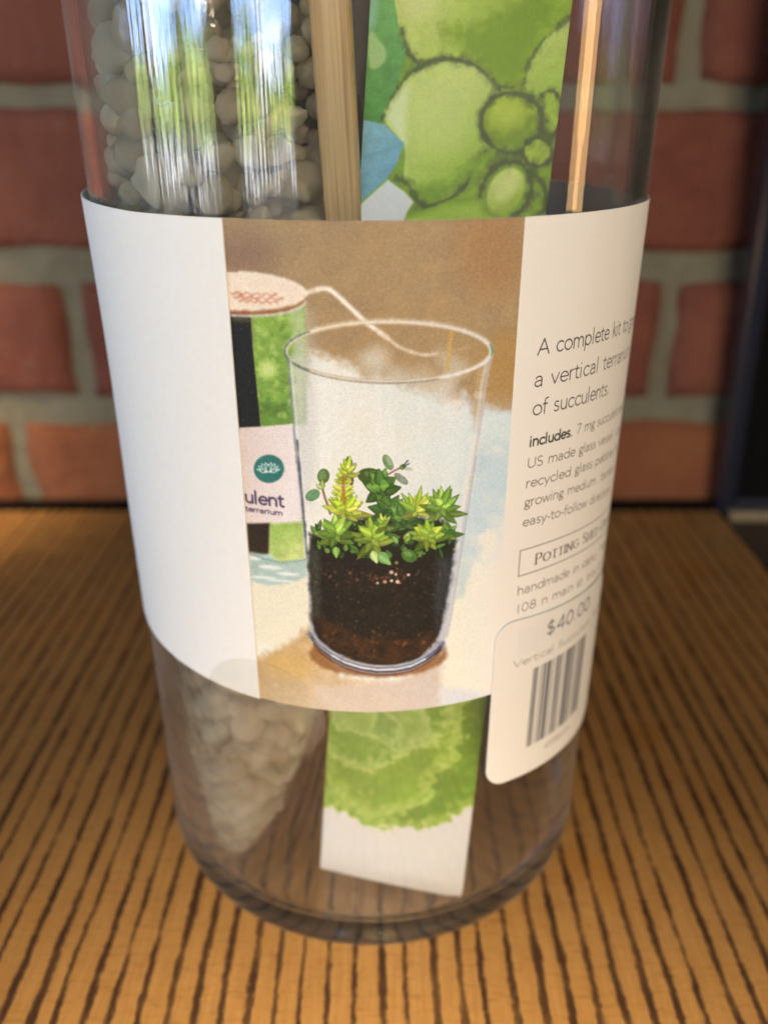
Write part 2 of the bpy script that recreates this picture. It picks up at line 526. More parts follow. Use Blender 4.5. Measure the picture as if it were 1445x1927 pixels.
# the wrapped kit standing behind
lab.poly(A3([(400, 420), (440, 440), (470, 900), (440, 1300), (370, 1300)]), (196, 192, 186), soft=26, alpha=.35)
lab.poly(A3([(160, 430), (405, 400), (408, 930), (208, 950)]), (140, 172, 72), c2=(104, 144, 58), grad=[(480, 590), (540, 800)], soft=9, mott=.25)
rr = random.Random(3)
for i in range(70):
    x = rr.uniform(180, 385); y = rr.uniform(450, 920)
    lab.ell(400 + x * .429, 400 + y * .429, rr.uniform(4, 11), rr.uniform(3, 8), rr.choice([(168, 194, 92), (118, 158, 62), (92, 132, 52), (186, 206, 120), (150, 184, 84)]), rot=rr.uniform(0, 180), soft=7, alpha=.6)
for k, (rx, ry) in enumerate([(52, 50), (38, 37), (25, 24), (12, 12)]):
    for j in range(10 - k):
        a = j * 2 * math.pi / (10 - k) + k * .4
        lab.ell(400 + (240 + rx * math.cos(a)) * .429, 400 + (690 + ry * math.sin(a)) * .429, 9 - k, 6, [(120, 156, 66), (150, 182, 84), (176, 200, 104), (196, 212, 130)][k], rot=math.degrees(a), soft=5)
lab.poly(A3([(200, 830), (320, 840), (330, 880), (215, 880)]), (70, 100, 44), soft=14, alpha=.6, rag=8)
lab.poly(A3([(330, 430), (405, 405), (408, 930), (370, 940), (365, 600)]), (206, 212, 190), soft=16, alpha=.45)
lab.poly(A3([(60, 440), (165, 452), (175, 600), (210, 948), (110, 948), (60, 500)]), (24, 26, 24), soft=3, mott=.2)
lab.poly(A3([(85, 455), (160, 455), (162, 485), (85, 480)]), (96, 80, 58), soft=8, alpha=.7)
lab.ell(400 + 110 * .429, 400 + 350 * .429, 128, 37, (236, 218, 196), rot=3, soft=4, mott=.05)
lab.line(ellpts(448, 553, 128, 37, 3, 40, 20, 160), (150, 84, 52), 9, 7, .8, rag=3)
lab.line(ellpts(448, 558, 128, 37, 3, 40, 8, 100), (214, 210, 206), 5, 4, .8)
lab.line(ellpts(448, 550, 128, 37, 3, 40, -90, 0), (238, 226, 206), 6, 4, .8)
for i, (y, x0, x1) in enumerate([(552, 432, 520), (559, 440, 534), (566, 450, 520)]):
    pts = [(x0 + (x1 - x0) * t, y + (x0 + (x1 - x0) * t - 432) * .05 + 2.2 * math.sin(t * 30 + i)) for t in np.linspace(0, 1, 26)]
    lab.line(pts, (196, 122, 92), 3.5, 4, .75, rag=2)
LAB_P = [(118, 945), (230, 940), (352, 928), (372, 1165), (392, 1350), (392, 1362), (300, 1372), (150, 1366)]
lab.poly(A3(LAB_P), (216, 198, 190), c2=(230, 220, 216), grad=[(460, 850), (550, 880)], soft=3)
lab.poly(A3([(350, 560), (408, 560), (408, 700), (392, 1362), (372, 1165)]), (200, 200, 186), soft=14, alpha=.5)
lab.poly(A4([(150, 388), (252, 386), (248, 520), (200, 540), (156, 515)]), (46, 34, 24), soft=6, mott=.3)
lab.poly(A4([(250, 388), (395, 380), (405, 540), (300, 570), (246, 520)]), (150, 182, 86), c2=(196, 208, 130), grad=[(520, 1000), (560, 1050)], soft=9, mott=.15)
lab.poly(A4([(160, 512), (246, 525), (300, 560), (408, 545), (412, 620), (340, 650), (240, 660), (168, 640)]), (170, 192, 184), soft=9, mott=.12)
for (a, b, c_, d_) in [(180, 540, 30, 8), (250, 580, 50, 9), (330, 610, 50, 7), (220, 625, 60, 6), (300, 640, 60, 5)]:
    lab.ell(400 + a * .429, 820 + b * .429, c_ * .429, d_ * .429, (232, 236, 230), rot=4, soft=6, alpha=.9)
lab.line(A4([(165, 520), (230, 545), (300, 560), (405, 548)]), (120, 150, 142), 5, 5, .7)
# round emblem with a lotus, and the lettering under it
lab.ell(400 + 246 * .429, 820 + 148 * .429, 28.5, 26.5, (48, 112, 104), n=40, soft=2.5)
LC = (504.5, 889)
def petal(ang, ln, wd, base=(0, 0)):
    bx, by = LC[0] + base[0], LC[1] + base[1]
    dx, dy = math.sin(math.radians(ang)), -math.cos(math.radians(ang))
    nx, ny = -dy, dx
    P = []
    for t in np.linspace(0, 1, 7): P.append((bx + dx * ln * t + nx * wd * math.sin(math.pi * t ** .8), by + dy * ln * t + ny * wd * math.sin(math.pi * t ** .8)))
    for t in np.linspace(1, 0, 7): P.append((bx + dx * ln * t - nx * wd * math.sin(math.pi * t ** .8), by + dy * ln * t - ny * wd * math.sin(math.pi * t ** .8)))
    return P
for a, ln, wd, b in [(-78, 21, 3.0, (-1, 0)), (78, 21, 3.0, (1, 0)), (-60, 20, 3.6, (-1, 0)), (60, 20, 3.6, (1, 0)), (-38, 19, 4, (-1, 0)), (38, 19, 4, (1, 0)), (-18, 18, 4, (0, 0)), (18, 18, 4, (0, 0)), (0, 15, 4.2, (0, 1)),
                     (-62, 11, 3, (-6, 1)), (62, 11, 3, (6, 1))]:
    Pp = petal(a, ln, wd, b)
    lab.poly(Pp, (48, 112, 104), soft=1.5)
    lab.line(Pp + Pp[:1], (226, 230, 226), 2.0, 1.4, .95)
def at_label(x, y):
    u, v = px_to_label(np.array([x]), np.array([y])); return float(u[0]), float(v[0])
u_, v_ = at_label(446, 943)
write(lab, 'culent', u_, v_, 1.45, (74, 58, 84), .36, slope=.02, width=9.2)
u_, v_ = at_label(462, 962)
write(lab, 'terrarium', u_, v_, .58, (74, 58, 84), .17, slope=.02, width=7.2)
# thin metal stake with a curl behind the glass
wire = smooth_loop([(405, 356), (440, 345), (480, 336), (515, 342), (552, 372), (590, 408), (630, 445), (665, 478), (700, 505), (735, 530), (775, 560), (810, 588), (850, 606), (890, 620), (935, 627), (985, 622)], 4, False)
lab.line(A3(wire[:40]), (236, 224, 200), 10, 5, .8)
lab.line(A3(wire[38:]), (226, 210, 180), 7, 5, .75)
lab.line(A3(wire[8:34]), (248, 242, 228), 6, 4, .7)
lab.line(A3([(985, 622), (1060, 606), (1120, 596)]), (196, 162, 110), 5, 5, .6)
# drinking-glass shaped vessel
lab.poly(A3([(330, 620), (365, 930), (380, 1165), (398, 1200), (440, 1165), (432, 900), (425, 640)]), (208, 208, 208), soft=14, alpha=.35)
lab.poly(A3([(1225, 620), (1185, 800), (1168, 960), (1140, 960), (1150, 740), (1165, 660)]), (200, 172, 120), soft=10, alpha=.5)
lab.poly(A3([(1040, 512), (1056, 512), (1036, 695), (1022, 695)]), (206, 164, 76), soft=5, alpha=.8)
for dx in (0, 28, 60, 250, 300):
    lab.poly(A3([(470 + dx, 760), (486 + dx, 760), (500 + dx, 1250), (480 + dx, 1250)]), (236, 238, 230), soft=14, alpha=.35)
E0 = lambda rx, ry, a0, a1, cx=770, cy=610, n=48: A3(ellpts(cx, cy, rx, ry, 0, n, a0, a1))
lab.line(E0(452, 132, 180, 360), (212, 198, 168), 11, 5, .6)
lab.line(E0(450, 128, 180, 360), (232, 220, 194), 6, 3, .9)
lab.line(E0(436, 118, 185, 355), (196, 170, 124), 2.5, 2, .6)
lab.line(E0(450, 134, 0, 180), (218, 206, 182), 7, 4, .9)
lab.line(E0(455, 141, 60, 178), (112, 104, 88), 2.5, 2, .8)
lab.line(E0(446, 126, 20, 172), (182, 158, 122), 2, 2, .7)
lab.line(E0(455, 132, 140, 220), (70, 104, 92), 4, 3, .75)
lab.line(E0(455, 134, 5, 60), (236, 226, 200), 8, 4, .7)
lab.line(E0(457, 132, -12, 8), (96, 140, 100), 4, 3, .7)
GL = [(400 + 330 * .429, 400 + 650 * .429), (400 + 352 * .429, 400 + 900 * .429), (400 + 368 * .429, 400 + 1100 * .429), (557, 830), (563, 905), (573, 1010), (581, 1090), (583, 1160), (586, 1195)]
GR = [(400 + 1220 * .429, 400 + 640 * .429), (400 + 1196 * .429, 400 + 760 * .429), (905, 790), (893, 860), (880, 940), (868, 1020), (857, 1090), (846, 1160), (838, 1200)]
lab.line(GL, (120, 128, 138), 5, 4, .8, rag=2)
lab.line([(x + 5, y) for x, y in GL], (228, 226, 222), 5, 4, .7)
lab.line([(x + 2, y) for x, y in GL[3:8]], (52, 56, 72), 4, 3, .8, rag=2)
lab.line(GR, (196, 188, 176), 7, 5, .7)
lab.line([(x - 7, y) for x, y in GR], (226, 222, 206), 6, 6, .6)
lab.line([(x + 3, y) for x, y in GR[3:]], (150, 150, 160), 3, 3, .6)
lab.ell(712, 1232, 130, 44, (128, 78, 36), soft=12, alpha=.75, rag=4)
for (x, a_) in ((455, .30), (560, .16), (700, .14), (880, .18), (1010, .22)):
    lab.poly(A3([(x, 730), (x + 46, 730), (x + 40, 1260), (x + 10, 1260)]), (238, 240, 234), soft=30, alpha=a_)
# soil
SOIL = [(425, 450), (470, 440), (620, 420), (800, 430), (980, 430), (1062, 470), (1050, 560), (1034, 660), (1018, 760), (1000, 860), (962, 920),
        (900, 985), (800, 1010), (720, 1012), (620, 992), (530, 950), (462, 895), (436, 830), (430, 700), (420, 560)]
lab.poly(A4([(418, 500), (1075, 500), (1040, 760), (1008, 960), (860, 1048), (700, 1056), (540, 1010), (425, 880)]), (182, 182, 182), soft=5, alpha=.8)
lab.poly(A4(SOIL), (27, 24, 19), soft=8, rag=3, mott=.5)
lab.poly(A4([(432, 780), (560, 830), (640, 880), (760, 900), (900, 890), (985, 860), (962, 920), (900, 975), (800, 1004), (720, 1004), (620, 980), (540, 935), (470, 880)]), (84, 48, 22), soft=14, alpha=.55, rag=22, mott=.9)
for _ in range(60):
    x = rr.uniform(470, 950); y = rr.uniform(860, 1000)
    if ((x - 720) / 270) ** 2 + ((y - 800) / 205) ** 2 > 1: continue
    lab.ell(400 + x * .429, 820 + y * .429, rr.uniform(2, 7), rr.uniform(1.5, 4), rr.choice([(104, 58, 26), (70, 38, 18), (38, 26, 16), (126, 76, 38)]), rot=rr.uniform(0, 180), n=8, soft=4, alpha=.6, rag=2)
lab.poly(A4([(422, 470), (470, 480), (470, 800), (440, 800)]), (74, 82, 66), soft=16, alpha=.6, rag=10)
lab.poly(A4([(1062, 470), (980, 520), (970, 760), (985, 860), (1020, 740)]), (60, 66, 66), soft=22, alpha=.7, rag=14)
for i in range(900):
    x = rr.uniform(430, 1040); y = rr.uniform(560, 985)
    if x < 440 + (y - 700) * .25 or x > 1055 - (y - 500) * .17: continue
    k = rr.random()
    c = (44, 38, 30) if k < .55 else (8, 7, 6) if k < .75 else (96, 66, 42) if k < .96 else (172, 150, 120)
    lab.ell(400 + x * .429, 820 + y * .429, rr.uniform(.7, 2.6 if k < .9 else 1.4), rr.uniform(.6, 1.8), c, rot=rr.uniform(0, 180), n=7, soft=2, alpha=.8)
for i in range(60):
    x = rr.gauss(730, 120); y = rr.gauss(622, 16)
    lab.ell(400 + x * .429, 820 + y * .429, rr.uniform(1.5, 4), rr.uniform(1, 2.5), rr.choice([(110, 70, 48), (150, 96, 66), (84, 52, 36)]), rot=rr.uniform(0, 180), n=7, soft=3, alpha=.7)
for (x, y, r, c) in [(783, 603, 4.5, (214, 170, 150)), (803, 612, 3, (226, 200, 170)), (858, 614, 3.4, (234, 206, 186)), (755, 644, 4, (206, 150, 130)), (784, 640, 3.2, (226, 208, 176)), (810, 645, 4.4, (230, 196, 166)),
                     (806, 561, 4, (126, 138, 74)), (820, 650, 2.5, (196, 120, 100)), (722, 650, 2.5, (220, 200, 160))]:
    lab.ell(400 + x * .429, 820 + y * .429, r, r * .85, c, n=9, soft=2, rag=1)
# foot of the vessel
FT = lambda d, L: A4([(x, y + d) for x, y in L])
ring = [(432, 868), (444, 888), (470, 920), (520, 958), (580, 990), (650, 1012), (720, 1022), (800, 1020), (870, 1006), (930, 976), (976, 944), (1002, 912)]
lab.line(FT(6, ring), (112, 116, 128), 20, 4, .95, rag=2)
lab.line(FT(-6, ring), (196, 200, 204), 5, 3, .8, rag=3)
lab.line(FT(8, ring[3:10]), (236, 238, 238), 6, 3, .95, rag=3)
lab.line(FT(10, ring[1:4]), (190, 194, 200), 4, 3, .8, rag=3)
lab.line(FT(1, ring), (56, 58, 70), 2.4, 2.5, .7, rag=2)
lab.line(FT(18, ring), (44, 44, 56), 4.5, 3, .9, rag=2)
lab.line(FT(24, ring[1:11]), (206, 196, 190), 2.2, 2.5, .6, rag=2)
lab.line(FT(31, ring[1:]), (84, 40, 16), 6, 6, .8)
lab.line(FT(40, ring[7:]), (176, 104, 46), 4, 5, .6)
def soften(sl, r, k=2):
    a = lab.a[sl]
    for _ in range(k):
        a = sum(np.roll(a, i, 0) for i in range(-r, r + 1)) / (2 * r + 1)
        a = sum(np.roll(a, i, 1) for i in range(-r, r + 1)) / (2 * r + 1)
    lab.a[sl] = a
soften((slice(20, lab.H - 20), slice(xa - 6, xb + 6)), 1)
# succulents
def leaf(pt, x, y, ang, ln, wd, c, hi=1.3, lo=.70, tip=1.0, soft=1.8):
    dx, dy = math.cos(ang), math.sin(ang); nx, ny = -dy, dx
    L, Rr = [], []
    for t in np.linspace(0, 1, 8):
        wv = wd * (math.sin(math.pi * min(1, t ** .75 * .97)) * (1 - .15 * t) + .10 * (1 - t))
        L.append((x + dx * ln * t + nx * wv, y + dy * ln * t + ny * wv))
        Rr.append((x + dx * ln * t - nx * wv, y + dy * ln * t - ny * wv))
    c = np.array(c, float)
    pt.poly(L + Rr[::-1], tuple(c * lo), soft=soft + .6)
    k = .80
    L2 = [(x + (a - x) * .97 + nx * (-.12 * wd), y + (b - y) * .97 - abs(ny) * .1 * wd) for a, b in L]
    R2 = [(x + (a - x) * .97 + nx * (.22 * wd), y + (b - y) * .97 - abs(ny) * .1 * wd) for a, b in Rr]
    pt.poly(L2 + R2[::-1], tuple(np.minimum(255, c)), soft=soft, mott=.12)
    pt.line([(x + dx * ln * .2 + nx * wd * .2, y + dy * ln * .2 + ny * wd * .2), (x + dx * ln * .85, y + dy * ln * .85)], tuple(np.minimum(255, c * hi)), wd * .75, 2.5, .6)
def rosette(cx, cy, r, n, cols, squash=.75, up=.25, seed=0, wd=.2, tall=1.0):
    q = random.Random(seed)
    cx = 400 + cx * .429; cy = 820 + cy * .429; r *= .429 * 1.16
    lv = []
    for i in range(n):
        a = i * 2.399 + q.uniform(-.25, .25); ring = 1 - i / n
        ln = r * (.45 + .6 * ring) * q.uniform(.85, 1.12)
        ex = math.cos(a) * ln; ey = math.sin(a) * ln * squash - up * r * (1.3 - ring)
        lv.append((ring, a, ex, ey))
    for ring, a, ex, ey in lv:
        c = np.array(q.choice(cols), float) * (.72 + .42 * (1 - ring)) * q.uniform(.9, 1.1)
        if ey > 0: c = c * .86
        ang = math.atan2(ey, ex); ln = math.hypot(ex, ey)
        leaf(lab, cx, cy - up * r * (1 - ring) * tall, ang, max(ln, r * .35), r * wd, np.minimum(c, 250))
YG = [(176, 190, 62), (196, 206, 84), (152, 176, 50)]
MG = [(122, 158, 58), (104, 142, 50), (144, 176, 74)]
DG = [(54, 92, 40), (70, 110, 48), (92, 132, 58)]
lab.poly(A4([(430, 440), (600, 370), (760, 340), (1000, 360), (1060, 440), (1050, 540), (760, 500), (440, 500)]), (26, 34, 18), soft=14, rag=12, alpha=.95)
for i in range(90):
    x = rr.uniform(440, 1050); y = rr.uniform(400, 545)
    leaf(lab, 400 + x * .429, 820 + y * .429, rr.uniform(-3.1, .2), rr.uniform(12, 24), rr.uniform(3, 5.5), rr.choice([(54, 84, 36), (70, 104, 42), (40, 66, 30), (92, 126, 50)]))
lab.line(A4([(600, 245), (612, 200), (606, 160)]), (88, 74, 36), 6, 3); leaf(lab, 657, 878, -1.75, 18, 7, (84, 104, 44)); leaf(lab, 657, 878, -2.4, 16, 5, (176, 190, 130)); leaf(lab, 660, 880, -.7, 12, 3, (140, 150, 130))
lab.ell(400 + 690 * .429, 820 + 180 * .429, 24, 15, (62, 84, 34), rot=5, soft=2.5, mott=.3); lab.ell(400 + 700 * .429, 820 + 172 * .429, 16, 7, (94, 118, 56), rot=8, soft=5)
lab.line(A4([(740, 195), (770, 172), (800, 155), (830, 140)]), (142, 84, 66), 4, 3, .9)
lab.ell(400 + 768 * .429, 820 + 120 * .429, 8.5, 16, (116, 146, 92), rot=-28, soft=2, mott=.2); lab.ell(400 + 772 * .429, 820 + 114 * .429, 4, 10, (160, 184, 142), rot=-28, soft=4, alpha=.7)
lab.ell(400 + 826 * .429, 820 + 192 * .429, 6, 15, (132, 150, 122), rot=-52, soft=2, mott=.2); lab.line(ellpts(400 + 826 * .429, 820 + 192 * .429, 6, 15, -52, 16), (120, 90, 92), 1.6, 2, .8)
lab.ell(400 + 858 * .429, 820 + 148 * .429, 8, 3.6, (176, 188, 160), rot=10, soft=3, alpha=.8)
leaf(lab, 752, 883, -.5, 14, 5, (94, 122, 58))
lab.line(A4([(835, 135), (855, 112)]), (50, 50, 66), 3, 2, .9); lab.line(A4([(835, 140), (860, 126)]), (50, 50, 66), 2.6, 2, .9)
lab.line(A4([(480, 232), (490, 270), (505, 310), (515, 345)]), (132, 90, 58), 5, 3, .95)
lab.ell(400 + 485 * .429, 820 + 180 * .429, 11.5, 14, (82, 110, 56), rot=8, soft=2, mott=.25); lab.ell(400 + 480 * .429, 820 + 175 * .429, 6, 9, (120, 146, 84), rot=8, soft=5, alpha=.8)
leaf(lab, 605, 922, -1.5, 18, 6, (140, 160, 84))
lab.ell(400 + 438 * .429, 820 + 264 * .429, 14, 9.5, (104, 146, 100), rot=-28, soft=2, mott=.2); lab.line(ellpts(400 + 438 * .429, 820 + 264 * .429, 14, 9.5, -28, 18), (66, 104, 80), 1.6, 2, .7)
leaf(lab, 605, 922, -2.4, 15, 4, (170, 186, 118))
rosette(770, 350, 95, 18, DG, .6, .3, 21); rosette(830, 380, 90, 16, DG, .6, .2, 22)
for k, yy in enumerate([330, 300, 270, 240, 210, 185]):
    for s in (-1, 1):
        for j in range(2):
            leaf(lab, 645, 820 + yy * .429, (math.pi if s < 0 else 0) + s * (-.25 - .22 * j + .1 * math.sin(k * 2 + j)), (30 - k * 3.2), 4.6, YG[(k + j) % 3])
rosette(582, 345, 96, 20, YG, .62, .25, 2, .16)
rosette(590, 185, 48, 12, YG, .8, .7, 3)
lab.line(A4([(573, 190), (572, 230), (574, 270), (578, 300)]), (166, 108, 34), 7, 4, .85)
rosette(735, 250, 86, 17, [(76, 118, 46), (100, 144, 56), (60, 98, 40)], .9, .3, 4, .26)
rosette(895, 345, 70, 12, YG + MG, .6, .25, 5, .17)
for a, ln in [(-2.25, 44), (-1.95, 38), (-1.62, 30), (-1.35, 50), (-1.0, 42), (-.72, 46), (-2.6, 40), (-.4, 34)]:
    leaf(lab, 782, 820 + 335 * .429, a, ln, 6.2, YG[int(ln) % 3] if ln % 4 else MG[0])
rosette(1005, 345, 88, 20, MG, .85, .4, 6, .17)
rosette(1030, 440, 60, 10, DG + MG, .7, .2, 61, .2)
rosette(540, 450, 96, 20, MG, .72, .3, 7, .2)
rosette(945, 460, 88, 18, [(116, 148, 44), (142, 170, 60), (164, 182, 62)], .75, .25, 8, .19)
rosette(700, 475, 92, 19, [(140, 168, 56), (164, 188, 74), (122, 154, 56)], .95, .35, 9, .18)
rosette(745, 415, 46, 10, YG + MG, .9, .5, 10, .2)
leaf(lab, 712, 1043, .75, 32, 11, (120, 164, 92)); leaf(lab, 700, 1038, 1.2, 26, 9, (176, 202, 126))
lab.ell(400 + 862 * .429, 820 + 530 * .429, 15.5, 12, (70, 112, 44), rot=25, soft=2, mott=.2); lab.ell(400 + 858 * .429, 820 + 522 * .429, 9, 5, (116, 156, 78), rot=20, soft=5, alpha=.8)
leaf(lab, 748, 1024, -2.2, 16, 5, (120, 160, 80)); leaf(lab, 762, 1020, -1.2, 18, 7, (150, 172, 84)); leaf(lab, 762, 1020, -.7, 14, 5, (110, 146, 64))
leaf(lab, 632, 1030, 1.55, 22, 8, (128, 166, 76))
# printed grain and pale flecks, in the picture only
lab.grain(pic, 7)
fl = np.random.default_rng(2)
for i in range(800):
    x = fl.integers(xa, xb); y = fl.integers(int(lab.H * .42), lab.H)
    if lab.a[y, x].mean() < .62:
        lab.a[y:y + 2, x:x + 2] = lab.a[y:y + 2, x:x + 2] * .6 + np.array([.86, .78, .64]) * .4 * (.6 + .6 * fl.random())
sheet = keep
sheet[:, xa:xb] = lab.a[:, xa:xb]
# the right edge of the print melts into the paper lower down
vv = np.linspace(62, 158, lab.H)
for i in range(int(4.0 * PPM)):
    f = (1 - i / (4.0 * PPM)) * np.clip((108 - vv) / 12, 0, 1)
    xx = xb - 1 - i
    sheet[:, xx] = sheet[:, xx] * (1 - f[:, None]) + LIGHT[xx][None] * f[:, None]
lab.a = sheet
# lettering on the cream panel
INK = (52, 44, 40); INK2 = (78, 66, 54)
write(lab, 'A complete kit to grow', 29.6, 133.0, 1.72, INK, .21, slope=.0, bow=-.0010, width=40)
write(lab, 'a vertical terrarium', 29.4, 127.6, 1.72, INK, .20, slope=-.01, bow=-.0009, width=36.5)
write(lab, 'of succulents.', 29.5, 122.6, 1.72, INK, .20, slope=-.02, bow=-.0009, width=23.3)
write(lab, 'includes.', 29.4, 117.0, 1.18, INK, .30, slope=-.02, bow=-.001, width=11)
write(lab, '7 mg succulent seed', 41.5, 116.7, 1.18, INK2, .15, slope=-.05, bow=-.0014, width=26)
write(lab, 'US made glass vessel . cork', 29.3, 113.0, 1.18, INK2, .15, slope=-.02, bow=-.0018, width=38)
write(lab, 'recycled glass pebbles for', 29.3, 109.2, 1.18, INK2, .15, slope=-.02, bow=-.0020, width=37)
write(lab, 'growing medium . bamboo', 29.3, 105.5, 1.18, INK2, .15, slope=-.03, bow=-.0022, width=36)
write(lab, 'easy-to-follow directions', 29.3, 101.6, 1.18, INK2, .15, slope=-.04, bow=-.0023, width=33.5)
def frame_line(u0, v0, u1, bow, sl, wd=.16):
    pts = [((u - lab.u0) * PPM, (v0 + sl * (u - u0) + bow * (u - u0) ** 2 - lab.v0) * PPM) for u in np.linspace(u0, u1, 20)]
    lab.line(pts, INK2, wd * PPM, 1.3, .95, raw=True)
frame_line(29.2, 96.7, 70, -.0022, -.02); frame_line(29.2, 91.3, 70, -.0022, -.02)
lab.line([((29.2 - lab.u0) * PPM, (96.7 - lab.v0) * PPM), ((29.2 - lab.u0) * PPM, (91.3 - lab.v0) * PPM)], INK2, .16 * PPM, 1.3, .95, raw=True)
write(lab, 'Potting Shed Creations', 33.2, 92.7, 1.45, INK2, .24, slope=-.03, bow=-.0023, width=42, serif=True, caps=True)
write(lab, 'handmade in idaho', 29.3, 87.2, 1.22, INK2, .15, slope=-.03, bow=-.0024, width=28)
write(lab, 'made', 60.5, 84.6, 1.22, INK2, .14, slope=-.2, width=6)
write(lab, '108 n main st. troy id', 29.3, 83.2, 1.22, INK2, .15, slope=-.03, bow=-.0024, width=34)
g_all = (slice(0, lab.H), slice(0, lab.W)); lab.grain(g_all, 1.6)
LW = s2l(LIGHT)[None, :, :]
IM_LABEL = lab.image("wrap_label_print", LW)

# ================================================================== price sticker print
ST_SL = -0.11
stk = Paint(23, 68, 30, 84, 13.0, px_to_label, (230, 208, 168))
lite = np.array([230, 208, 168]) / 255.0
GI = (70, 74, 66)
write(stk, '$40.00', 37.8, 75.2, 2.05, GI, .36, slope=-.07, bow=-.001, width=17.6)
write(stk, 'Vertical Succulent Terrarium', 29.3, 70.9, 1.05, (122, 112, 92), .15, slope=-.05, bow=-.0008, width=44)
stk.poly([((u - 23) * 13.0, (v - 30) * 13.0) for u, v in [(29.8, 79.6), (35.5, 78.9), (35.8, 73.0), (30.0, 73.6)]], (224, 204, 168), raw=True, alpha=.7, soft=3)
for i, x in enumerate(np.arange(36.2, 46, .7)):
    stk.line([((x - 23) * 13, (79.0 - .18 * (x - 36) - 30) * 13), ((x - 23) * 13, (74.6 - .2 * (x - 36) - 30) * 13)], (214, 196, 160), 3, 2, .45, raw=True)
bars = [1, 1, 2, 1, 1, 3, 1, 2, 2, 1, 1, 1, 3, 1, 1, 2, 1, 3, 2, 1, 1, 1, 2, 2, 1, 3, 1, 1, 2, 1, 3, 1, 1, 1, 2, 1, 1, 2, 1, 3, 2, 1, 1, 2, 3, 1, 1, 1, 2, 1, 1]
bx = 34.9; k = 20.4 / sum(bars)
for i, b in enumerate(bars):
    if i % 2 == 0:
        t = lambda u: 68.6 + (ST_SL * .55) * (u - 34.9) - .0006 * (u - 34.9) ** 2
        bt = lambda u: 48.4 + (ST_SL * .75) * (u - 34.9)
        a, c = bx, bx + b * k
        stk.poly([((u - 23) * 13, (v - 30) * 13) for u, v in [(a, t(a)), (c, t(c)), (c, bt(c)), (a, bt(a))]], (74, 72, 64), raw=True, soft=1.2)
    bx += b * k
write(stk, '4205801214', 41.0, 44.6, .9, (140, 126, 104), .16, slope=-.1, width=10.5)
stk.grain((slice(0, stk.H), slice(0, stk.W)), 2)
IM_STICKER = stk.image("price_sticker_print", s2l(lite)[None, None, :], 0.78)

# ================================================================== watercolour card print
card = Paint(-1, CW * 1000 + 1, -1, CH * 1000 + 1, 11.0, px_to_card, (232, 226, 214))
A2 = lambda L: [(600 + x * .4844, y * .4844) for x, y in L]
OUT = (70, 84, 40)
def ol(pts, wd=8, al=.75, c=OUT):
    card.line(A2(pts), c, wd * .62, 5, al, rag=5)
    card.line(A2(pts), c, wd * 1.5, 10, al * .35, rag=7)
card.poly(A2([(120, -400), (1100, -400), (1000, 900), (100, 900)]), (126, 160, 40), soft=3, mott=.22)
card.poly(A2([(100, -300), (400, -300), (340, 200), (300, 350), (240, 480), (100, 480)]), (112, 172, 92), c2=(84, 150, 62), grad=[(690, 30), (700, 220)], mott=.22)
card.poly(A2(smooth_loop([(200, 120), (240, 170), (262, 215), (235, 262), (200, 265), (190, 200)])), (170, 204, 130), soft=6, rag=3)
card.poly(A2(smooth_loop([(180, -60), (230, 0), (220, 90), (190, 120)])), (140, 196, 150), soft=12, rag=5)
top = smooth_loop([(300, -160), (300, 60), (330, 180), (390, 248), (500, 236), (600, 262), (680, 335), (740, 350), (800, 320), (860, 180), (980, 60), (1020, -160), (640, -260)])
card.poly(A2(top), (196, 208, 110), c2=(140, 172, 36), grad=[(790, 40), (940, 130)], soft=3, mott=.14)
card.poly(A2(smooth_loop([(320, -120), (330, 60), (420, 60), (470, -120)])), (212, 218, 138), soft=20, alpha=.7, rag=8)
card.poly(A2(smooth_loop([(480, 120), (640, 90), (800, 0), (900, 30), (820, 200), (760, 320), (690, 300), (600, 230)])), (118, 152, 24), soft=30, alpha=.8, rag=12)
ol(smooth_loop([(318, 120), (345, 205), (390, 246), (500, 232), (600, 258), (680, 332), (740, 345)], 4, False), 10)
rb = smooth_loop([(1040, 40), (960, 75), (870, 150), (810, 240), (790, 330), (850, 400), (960, 380), (1020, 300)])
card.poly(A2(rb), (190, 206, 104), c2=(150, 180, 60), grad=[(1010, 60), (1050, 180)], soft=3, mott=.14)
ol(smooth_loop([(970, 70), (870, 150), (810, 240), (785, 330)], 4, False), 9, .6)
mid = smooth_loop([(250, 460), (290, 370), (370, 275), (480, 238), (600, 262), (690, 350), (640, 400), (622, 480), (650, 570), (610, 660), (500, 765), (400, 792), (330, 700), (328, 570)])
card.poly(A2(mid), (196, 210, 112), c2=(142, 174, 46), grad=[(800, 190), (900, 350)], soft=3, mott=.12)
card.poly(A2(smooth_loop([(262, 450), (300, 380), (350, 330), (335, 450), (335, 560), (300, 520)])), (222, 230, 176), soft=14, alpha=.85, rag=5)
card.poly(A2(smooth_loop([(330, 700), (400, 720), (520, 690), (640, 580), (612, 665), (500, 765), (400, 790)])), (110, 146, 30), soft=22, alpha=.85, rag=10)
card.poly(A2(smooth_loop([(360, 330), (470, 262), (600, 290), (620, 400), (560, 560), (430, 600), (350, 500)])), (204, 216, 122), soft=40, alpha=.5, rag=14)
ol(smooth_loop([(370, 275), (480, 236), (600, 262), (690, 350)], 4, False), 10)
ol(smooth_loop([(640, 590), (612, 665), (505, 768), (400, 795), (345, 720), (300, 690)], 4, False), 14)
ol(smooth_loop([(245, 460), (280, 385), (330, 310), (370, 272)], 4, False), 7, .6)
card.poly(A2(smooth_loop([(620, 600), (700, 600), (800, 640), (900, 600), (1000, 560), (1000, 900), (300, 900), (420, 810), (560, 740)])), (128, 162, 34), soft=6, mott=.25, rag=6)
sb = ellpts(738, 478, 118, 116)
